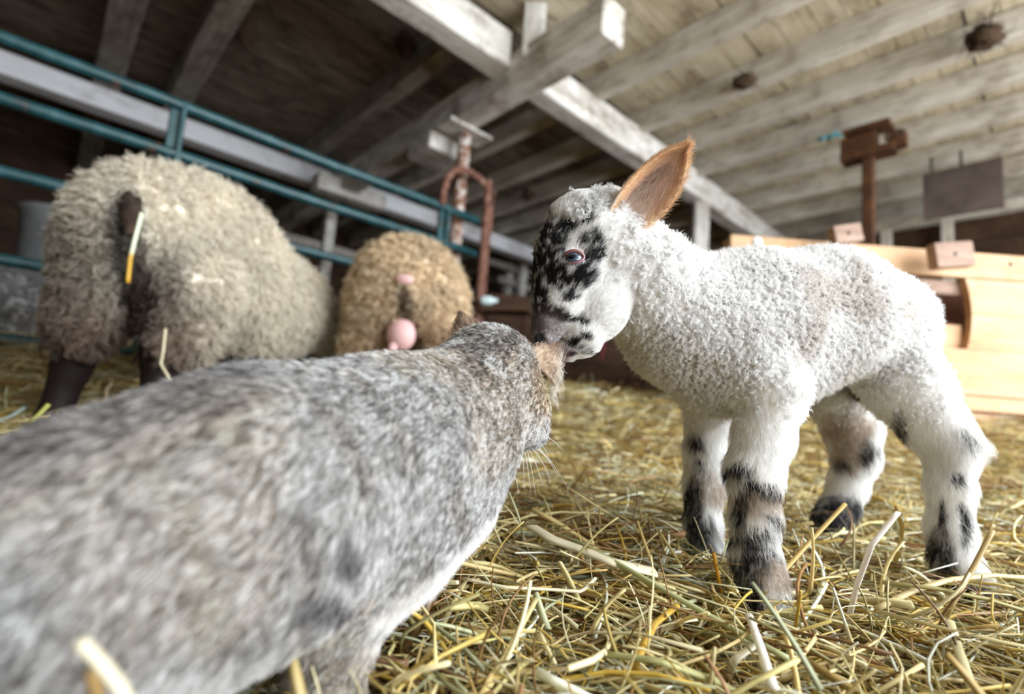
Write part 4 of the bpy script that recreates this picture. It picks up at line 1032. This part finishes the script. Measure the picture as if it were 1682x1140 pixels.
# standing ewe near the gate
E1P = chain([(234, 392, 1.33, .160), (322, 420, 1.52, .203), (432, 507, 1.78, .186)], 0, .06)
E1P += chain([(238, 326, 1.30, .075), (287, 348, 1.42, .105)], 0, .06)
E1P += chain([(184, 430, 1.28, .098), (148, 520, 1.27, .068), (130, 562, 1.27, .050)], 0, .05)
E1P += chain([(128, 562, 1.27, .050), (118, 605, 1.275, .042), (100, 650, 1.27, .034), (86, 690, 1.262, .036), (78, 706, 1.25, .036)], 1, .02)
E1P += chain([(315, 475, 1.34, .11), (296, 555, 1.31, .072), (272, 590, 1.30, .05)], 0, .05)
E1P += chain([(268, 575, 1.29, .050), (262, 640, 1.28, .040), (262, 700, 1.27, .034), (258, 716, 1.26, .036)], 1, .02)
E1P += chain([(470, 590, 1.85, .08), (470, 640, 1.85, .045), (470, 668, 1.85, .04)], 1, .02)
E1P += chain([(400, 610, 1.70, .08), (395, 660, 1.70, .045), (392, 685, 1.69, .04)], 1, .02)
E1P += chain([(470, 500, 1.85, .14), (520, 545, 2.0, .11), (545, 605, 2.1, .07)], 0, .05)
E1P += chain([(545, 605, 2.1, .065), (560, 640, 2.12, .04)], 1, .03)
def e1col(P):
    n = len(P); q = pxof(P); c = np.tile(lin(232, 224, 208), (n, 1)) * (.85 + .25 * noise(P, 18, 81))[:, None]
    br = smooth(420, 560, q[:, 1]) * smooth(400, 280, q[:, 0])
    c = mix(c, np.tile(lin(132, 108, 92), (n, 1)), br * .85)
    c = mix(c, np.tile(lin(112, 92, 78), (n, 1)), smooth(225, 130, q[:, 0]) * smooth(300, 400, q[:, 1]) * .6)
    cleft = smooth(1.1, .45, np.hypot((q[:, 0] - 208 - .02 * (q[:, 1] - 330)) / 34, (q[:, 1] - 400) / 105)) + smooth(1.1, .5, np.hypot((q[:, 0] - 232) / 40, (q[:, 1] - 500) / 75))
    c = mix(c, np.tile(lin(42, 32, 28), (n, 1)), np.clip(cleft, 0, 1) * .9)
    c = mix(c, np.tile(lin(92, 72, 60), (n, 1)), smooth(60, 20, np.abs(q[:, 0] - 265)) * smooth(380, 450, q[:, 1]) * smooth(560, 480, q[:, 1]) * .6)
    W = regions(E1P, P, 2)[:, 1]
    return mix(c, np.tile(lin(30, 22, 21), (n, 1)), smooth(.3, .7, W))
e1b = at(170, 690, 1.27); e1b[2] = zg(e1b)
e1, e1P, e1F, e1N = ewe(E1P, .018, e1b, 'cream ewe standing nearest the gate, black-legged, rump to the camera', e1col, 8500, .024, 8, .0065, .0008,
                        woolmask=lambda Q: 1 - smooth(.3, .7, regions(E1P, Q, 2)[:, 1]))
for (x, y, d) in ((74, 712, 1.24), (256, 722, 1.25)):
    for s_ in (-1, 1):
        mb = MB(); c = at(x, y, d); mb.tube([c + RT * .018 * s_ + za_ * .02, c + RT * .018 * s_ - za_ * .005 + ya_ * .0, c + RT * .016 * s_ + ya_ * .03 - za_ * .025], [.02, .022, .012], 10); mb.build('hoof', M['hoof'], e1, sm=True)
mb = MB(); mb.blob(at(233, 505, 1.36), .07, (1, 1, 1.1), 18, 12, .1, 3, 10); o = mb.build('udder', noise_mat('dark_udder', [(.3, L3(56, 46, 44)), (.7, L3(92, 80, 78))], 12, .8), e1, sm=True)
mb = MB(); mb.blob(at(212, 356, 1.172), .024, (.8, .6, 2.0), 18, 14, .55, 3, 60); mb.build('tail_stub', noise_mat('dark_tail', [(.3, L3(30, 24, 22)), (.7, L3(74, 58, 48))], 20, .95), e1, sm=True)
# ewe seen straight from behind
E2P = chain([(668, 478, 1.86, .185), (672, 490, 2.15, .215), (680, 520, 2.55, .20)], 0, .06)
E2P += chain([(624, 500, 1.82, .10), (602, 570, 1.80, .072), (590, 610, 1.80, .05)], 0, .05) + chain([(716, 500, 1.82, .105), (734, 570, 1.80, .075), (745, 610, 1.80, .05)], 0, .05)
E2P += chain([(590, 605, 1.80, .045), (588, 640, 1.81, .034), (588, 668, 1.80, .034)], 1, .02) + chain([(745, 605, 1.80, .045), (748, 640, 1.81, .034), (748, 668, 1.80, .034)], 1, .02)
E2P += chain([(690, 560, 2.7, .12), (700, 590, 2.8, .08)], 0, .05) + chain([(640, 600, 2.55, .05), (640, 645, 2.55, .035)], 1, .02) + chain([(715, 600, 2.55, .05), (715, 645, 2.55, .035)], 1, .02)
def e2col(P):
    n = len(P); q = pxof(P); c = np.tile(lin(226, 206, 176), (n, 1)) * (.82 + .3 * noise(P, 16, 91))[:, None]
    cl = smooth(1.1, .5, np.hypot((q[:, 0] - 664) / 15, (q[:, 1] - 500) / 42)) + smooth(1.15, .6, np.hypot((q[:, 0] - 668) / 36, (q[:, 1] - 572) / 52))
    c = mix(c, np.tile(lin(74, 50, 38), (n, 1)), np.clip(cl, 0, 1) * .85)
    c = mix(c, np.tile(lin(176, 146, 112), (n, 1)), smooth(500, 580, q[:, 1]) * smooth(.4, .6, noise(P, 30, 92)))
    return mix(c, np.tile(lin(60, 48, 42), (n, 1)), smooth(.3, .7, regions(E2P, P, 2)[:, 1]))
e2b = at(670, 660, 1.82); e2b[2] = zg(e2b)
e2, e2P, e2F, e2N = ewe(E2P, .018, e2b, 'tan ewe with a pink udder, seen straight from behind', e2col, 7500, .025, 8, .0065, .0009,
                        woolmask=lambda Q: (1 - smooth(.3, .7, regions(E2P, Q, 2)[:, 1])) * (1 - smooth(1.0, .7, np.hypot((pxof(Q)[:, 0] - 662) / 26, (pxof(Q)[:, 1] - 552) / 36)) * (Q[:, 1] < 2.0)))
mb = MB(); mb.blob(at(659, 550, 1.70), .048, (1, .9, 1.15), 22, 14); mb.tube([at(648, 565, 1.68), at(643, 574, 1.665), at(640, 580, 1.66)], [.018, .013, .008], 12); mb.build('udder', M['udder'], e2, sm=True)
mb = MB(); mb.blob(at(664, 459, 1.665), .024, (1.3, .6, .75), 16, 10); mb.build('tail_skin', M['udder'], e2, sm=True)
# sheep lying behind the gate
E3P = chain([(-130, 545, 2.3, .26), (5, 535, 2.35, .245), (52, 545, 2.4, .18)], 0, .07) + chain([(60, 575, 2.3, .12), (20, 600, 2.2, .09)], 0, .06) + chain([(-130, 560, 2.35, .26), (-260, 520, 2.3, .15), (-300, 450, 2.3, .1)], 0, .07)
def e3col(P): return np.tile(lin(160, 158, 158), (len(P), 1)) * (.8 + .3 * noise(P, 12, 95))[:, None]
e3b = at(0, 600, 2.35); e3b[2] = zg(e3b)
ewe(E3P, .022, e3b, 'grey sheep lying down behind the gate bars', e3col, 4000, .022, 7, .006, .001)
# stems caught on the standing ewe
def stem(name, pts, rad, col, label, cat='straw stem', group=None, flat=.6):
    mb = MB(); P = np.array(pts); t = np.linspace(0, 1, len(P)); ts = np.linspace(0, 1, 4 * len(P)); Q = np.stack([np.interp(ts, t, P[:, i]) for i in range(3)], -1)
    mb.tube(Q, rad, 8, flat); V = np.vstack(mb.v); c = np.tile(np.array(col[0]), (len(V), 1))
    if len(col) > 1: c = mix(c, np.tile(np.array(col[1]), (len(V), 1)), smooth(.5, .62, np.repeat(ts, 8)))
    return tag(mesh_obj(name, V, mb.f, M['straw'], None, P[0], True, c), label, cat, group)
stem('straw_stalk', [at(233, 350, 1.07), at(220, 400, 1.06), at(214, 425, 1.06), at(210, 465, 1.06)], .0058, (lin(216, 224, 196), lin(206, 160, 60)), 'thick stem, half green and half yellow, hanging from the ewe\'s rump')
stem('straw_stalk', [at(272, 540, 1.14), at(268, 578, 1.13), at(264, 598, 1.13), at(276, 618, 1.12), at(281, 632, 1.12)], .0045, (lin(206, 196, 164),), 'kinked pale stem stuck to the ewe\'s black leg')
stem('straw_stalk', [at(160, 268, 1.30), at(162, 280, 1.28), at(174, 286, 1.26), at(185, 284, 1.25)], .005, (lin(150, 116, 66),), 'curled brown stem on top of the ewe\'s back')

# ================================================================== the straw
PAL = np.array([lin(232, 220, 176), lin(222, 206, 150), lin(204, 178, 100), lin(196, 164, 72), lin(190, 178, 120), lin(168, 140, 80), lin(140, 104, 62), lin(238, 232, 212), lin(186, 188, 150), lin(214, 190, 130), lin(120, 92, 52), lin(176, 132, 96)])
PW = np.array([.18, .16, .11, .05, .12, .09, .07, .10, .08, .09, .06, .03]); PW = PW / PW.sum()
ALLB = [(LB, .004), (CT, .006)]
def straw_mesh(n, xr, yr, Lr, wr, tilt, lift, K=5, up_frac=.05, reject=True, wedge=True):
    """n bent stalks as flattened tubes, laid over the bedding"""
    Y = yr[0] + (yr[1] - yr[0]) * rng.random(n)
    half = 1.25 * Y + .25 if wedge else None
    X = rng.uniform(-1, 1, n) * half if wedge else rng.uniform(xr[0], xr[1], n)
    X = np.clip(X, xr[0], xr[1])
    c = np.stack([X, Y, 0 * X], -1); c[:, 2] = zg(c) + lift * rng.random(n) ** 1.5
    L = rng.uniform(*Lr, n) * rng.choice([.5, 1, 1.3], n, p=[.4, .45, .15]); wd = rng.uniform(*wr, n) * rng.choice([.6, 1, 1.9], n, p=[.45, .45, .10])
    az = rng.random(n) * 2 * math.pi; el = rng.normal(size=n) * tilt
    u = rng.random(n) < up_frac; el = np.where(u, rng.uniform(.5, 1.3, n), el); L = np.where(u, np.minimum(L, .07), L)
    d = np.stack([np.cos(az) * np.cos(el), np.sin(az) * np.cos(el), np.sin(el)], -1)
    c = c + np.array([0, 0, 1.]) * (np.where(u, L * .35, 0))[:, None]
    sd = nrm(np.cross(d, [0, 0, 1.])); upv = np.cross(sd, d)
    bend = rng.normal(size=n) * .14 * L; kink = np.where(rng.random(n) < .22, rng.normal(size=n) * .35 * L, 0); kp = rng.uniform(.3, .7, n); drop = .10 * L * rng.random(n)
    s = np.linspace(0, 1, K)
    pts = c[:, None, :] + d[:, None, :] * ((s - .5)[None, :, None] * L[:, None, None]) + sd[:, None, :] * ((bend[:, None] * (1 - (2 * s - 1) ** 2)) + kink[:, None] * np.maximum(0, s[None, :] - kp[:, None]))[..., None] \
        - upv[:, None, :] * (drop[:, None] * (2 * s - 1) ** 2)[..., None]
    if reject:
        ok = np.ones(n, bool)
        for prims, m_ in ALLB:
            for j in (0, K // 2, K - 1):
                near = ok.copy(); idx = np.nonzero(near)[0]
                dd = bodydist(prims, pts[idx, j]); ok[idx[dd < m_]] = False
        pts, d, sd, upv, wd = pts[ok], d[ok], sd[ok], upv[ok], wd[ok]; n = len(pts)
    tap = (1 - .35 * s)[None, :, None]
    roll = rng.random(n) * math.pi; a1 = sd * np.cos(roll)[:, None] + upv * np.sin(roll)[:, None]; a2 = -sd * np.sin(roll)[:, None] + upv * np.cos(roll)[:, None]
    fl = rng.choice([.3, .7, 1.0], n, p=[.45, .3, .25])[:, None, None]
    w_ = wd[:, None, None] / 2
    ring = np.stack([pts + a1[:, None, :] * w_ * tap, pts + a2[:, None, :] * w_ * tap * fl, pts - a1[:, None, :] * w_ * tap, pts - a2[:, None, :] * w_ * tap * fl], 2)
    V = ring.reshape(-1, 3)
    f = []
    for i in range(K - 1):
        for k in range(4):
            f.append((i * 4 + k, i * 4 + (k + 1) % 4, i * 4 + 4 + (k + 1) % 4, i * 4 + 4 + k))
    f += [(3, 2, 1, 0), tuple((K - 1) * 4 + k for k in range(4))]
    F = (np.array(f)[None] + (np.arange(n) * 4 * K)[:, None, None]).reshape(-1, 4)
    col = np.minimum(PAL * 1.12, .9)[rng.choice(len(PAL), n, p=PW)] * rng.uniform(.6, 1.2, (n, 1))
    return V, F, np.repeat(col, 4 * K, 0)
parts = [straw_mesh(1500, (-.7, 1.1), (.24, .85), (.08, .20), (.0026, .0048), .24, .045, 7, .10), straw_mesh(17000, (-1.2, 1.5), (.22, .95), (.04, .16), (.0020, .0050), .22, .026, 6),
         straw_mesh(17000, (-2.8, 3.0), (.85, 2.1), (.06, .18), (.002, .0046), .14, .03, 5),
         straw_mesh(10000, (-4.2, 4.5), (2.0, 4.2), (.10, .26), (.004, .009), .14, .04, 4)]
V = np.vstack([p[0] for p in parts]); C = np.vstack([p[2] for p in parts]); off = 0; F = []
for p in parts: F.append(p[1] + off); off += len(p[0])
F = np.vstack(F)
me = bpy.data.meshes.new('straw_bedding'); me.vertices.add(len(V)); me.vertices.foreach_set('co', V.astype(np.float32).ravel())
me.loops.add(F.size); me.loops.foreach_set('vertex_index', F.astype(np.int32).ravel()); me.polygons.add(len(F)); me.polygons.foreach_set('loop_start', np.arange(0, F.size, 4, dtype=np.int32))
me.update(calc_edges=True)
a = me.color_attributes.new('col', 'FLOAT_COLOR', 'POINT'); c4 = np.ones((len(V), 4), np.float32); c4[:, :3] = C; a.data.foreach_set('color', c4.ravel()); me.materials.append(M['straw'])
tag(link('straw_bedding', me), 'loose golden straw bedding strewn all over the floor', 'straw', kind='stuff')

# stalks that stand out one by one
def on_bed(x, y, h):
    """where the sight line meets the bedding raised by h"""
    q = ray(x, y); d = .25
    for _ in range(400):
        P = CAM + q * d
        if P[2] < zg(P) + h: break
        d += .004
    return d
def stalk(pts, rad, col, label, flat=.45):
    """pts: (px, py, h) lie h above the bedding; (px, py, None, dd) stand dd behind the depth of the last lying point"""
    P = []; base = None
    for p in pts:
        if p[2] is not None: base = on_bed(*p)
    for p in pts:
        d = on_bed(p[0], p[1], p[2] + (.012 if p[2] >= .02 else 0)) if p[2] is not None else base + p[3]
        P.append(at(p[0], p[1], d))
    stem('straw_stalk', P, rad, [lin(*col)], label, 'straw stalk', 'loose stalks lying on top of the bedding', flat)
stalk([(868, 862, .03), (905, 885, .032), (960, 905, .03), (1010, 925, .03), (1075, 940, .02)], .0085, (236, 226, 196), 'broad pale split leaf blade lying in front of the cat\'s chest', .35)
stalk([(905, 874, .02), (960, 895, .03), (1040, 940, .034), (1100, 975, .036), (1180, 1020, .032), (1300, 1085, .022)], .0030, (182, 184, 134), 'long grey-green stalk running diagonally past the lamb\'s front hoof', .8)
stalk([(1475, 842, None, .02), (1432, 895, None, .0), (1408, 960, None, 0.), (1392, 1025, .012)], .0030, (240, 232, 220), 'white kinked stalk standing between the lamb\'s front and hind feet', .5)
stalk([(1470, 836, None, .01), (1482, 865, None, 0.), (1478, 900, None, 0.), (1462, 948, .01)], .0040, (216, 184, 104), 'flat yellow leaf curving down behind the white kinked stalk', .25)
stalk([(1388, 828, None, .06), (1330, 890, None, .03), (1250, 980, .02)], .0026, (196, 166, 98), 'tan stalk leaning across the lamb\'s near front hoof', .8)
stalk([(1281, 865, None, .01), (1268, 910, None, .0), (1250, 972, .022)], .0040, (206, 176, 122), 'thick tan straw standing upright against the lamb\'s front hoof', .5)
stalk([(1630, 872, None, .04), (1600, 930, None, .02), (1565, 990, None, 0.), (1540, 1045, .01)], .0026, (176, 152, 98), 'brown stalk leaning in front of the lamb\'s near hind hoof', .8)
stalk([(1440, 1000, .02), (1500, 970, .03), (1560, 952, .035), (1630, 945, .035), (1700, 950, .03)], .0034, (216, 196, 146), 'long pale straw arching past the lamb\'s near hind hoof', .7)
stalk([(1172, 908, None, 0.), (1180, 950, None, 0.), (1188, 988, .01)], .0022, (206, 150, 48), 'short orange straw stub standing between the lamb\'s front hooves', .9)
stalk([(1082, 872, None, .03), (1110, 915, None, .01), (1140, 968, .01)], .0018, (200, 180, 116), 'thin straw standing in front of the lamb\'s far front hoof', .9)
stalk([(1112, 995, .025), (1075, 1025, .03), (1045, 1085, .025), (1035, 1140, .012)], .0032, (206, 166, 70), 'yellow arched stalk at the lower edge of the bedding', .6)
stalk([(1230, 1010, .03), (1248, 1060, .035), (1270, 1130, .035)], .0034, (244, 240, 226), 'straight white straw below the lamb\'s near front hoof', .6)
stalk([(1238, 1060, .03), (1205, 1085, .025), (1196, 1112, .015)], .0032, (228, 222, 196), 'white bent straw beside the straight white one', .6)
stalk([(760, 950, .03), (830, 965, .03), (900, 968, .028), (955, 972, .028), (978, 950, .03)], .0018, (226, 216, 182), 'thin pale stalk with a bent tip beside the cat\'s chest', .8)
stalk([(1560, 1020, .03), (1575, 1070, .03), (1600, 1140, .02)], .0034, (206, 196, 150), 'broad pale stalk at the picture\'s lower edge under the near hind hoof', .4)
stalk([(800, 1130, .015), (850, 1040, .025), (880, 985, .03)], .0024, (212, 196, 140), 'straight thin straw slanting up from the lower edge', .8)
stalk([(175, 668, None, 0.), (174, 645, None, .01), (184, 628, None, .02), (176, 690, .01)][:0] or [(184, 628, None, .02), (174, 642, None, .01), (175, 690, .01)], .005, (206, 186, 150), 'bent straw sticking up behind the cat\'s back', .8)
stalk([(-20, 700, .03), (20, 682, .03), (42, 668, .03)], .005, (190, 206, 196), 'pale green blade by the ewe\'s hoof', .4)
stalk([(20, 740, .02), (55, 690, None, .03), (80, 664, None, .05)], .0042, (168, 168, 84), 'yellow-green stem pointing at the ewe\'s black leg', .8)
stalk([(1585, 1148, .02), (1640, 1100, .02), (1690, 1072, .02)][:0] or [(1000, 1075, .02), (1080, 1085, .03), (1180, 1120, .02), (1230, 1150, .01)], .0034, (198, 196, 138), 'pale green straw lying along the lower edge', .6)
# two stems close to the lens, standing in front of the cat
for pts, rad, col, lb in (([(130, 1052, .165), (165, 1088, .165), (195, 1125, .165), (225, 1180, .165), (250, 1300, .165)], .0032, (214, 206, 180), 'blurred pale stem rising in front of the cat\'s flank'),
                          ([(150, 1100, .175), (158, 1135, .175), (166, 1175, .175), (170, 1300, .175)], .0028, (150, 120, 70), 'blurred brown stem beside the pale one before the cat\'s flank')):
    stem('straw_stalk', [at(*p) for p in pts], rad, [lin(*col)], lb, 'straw stalk', 'loose stalks lying on top of the bedding', .5)
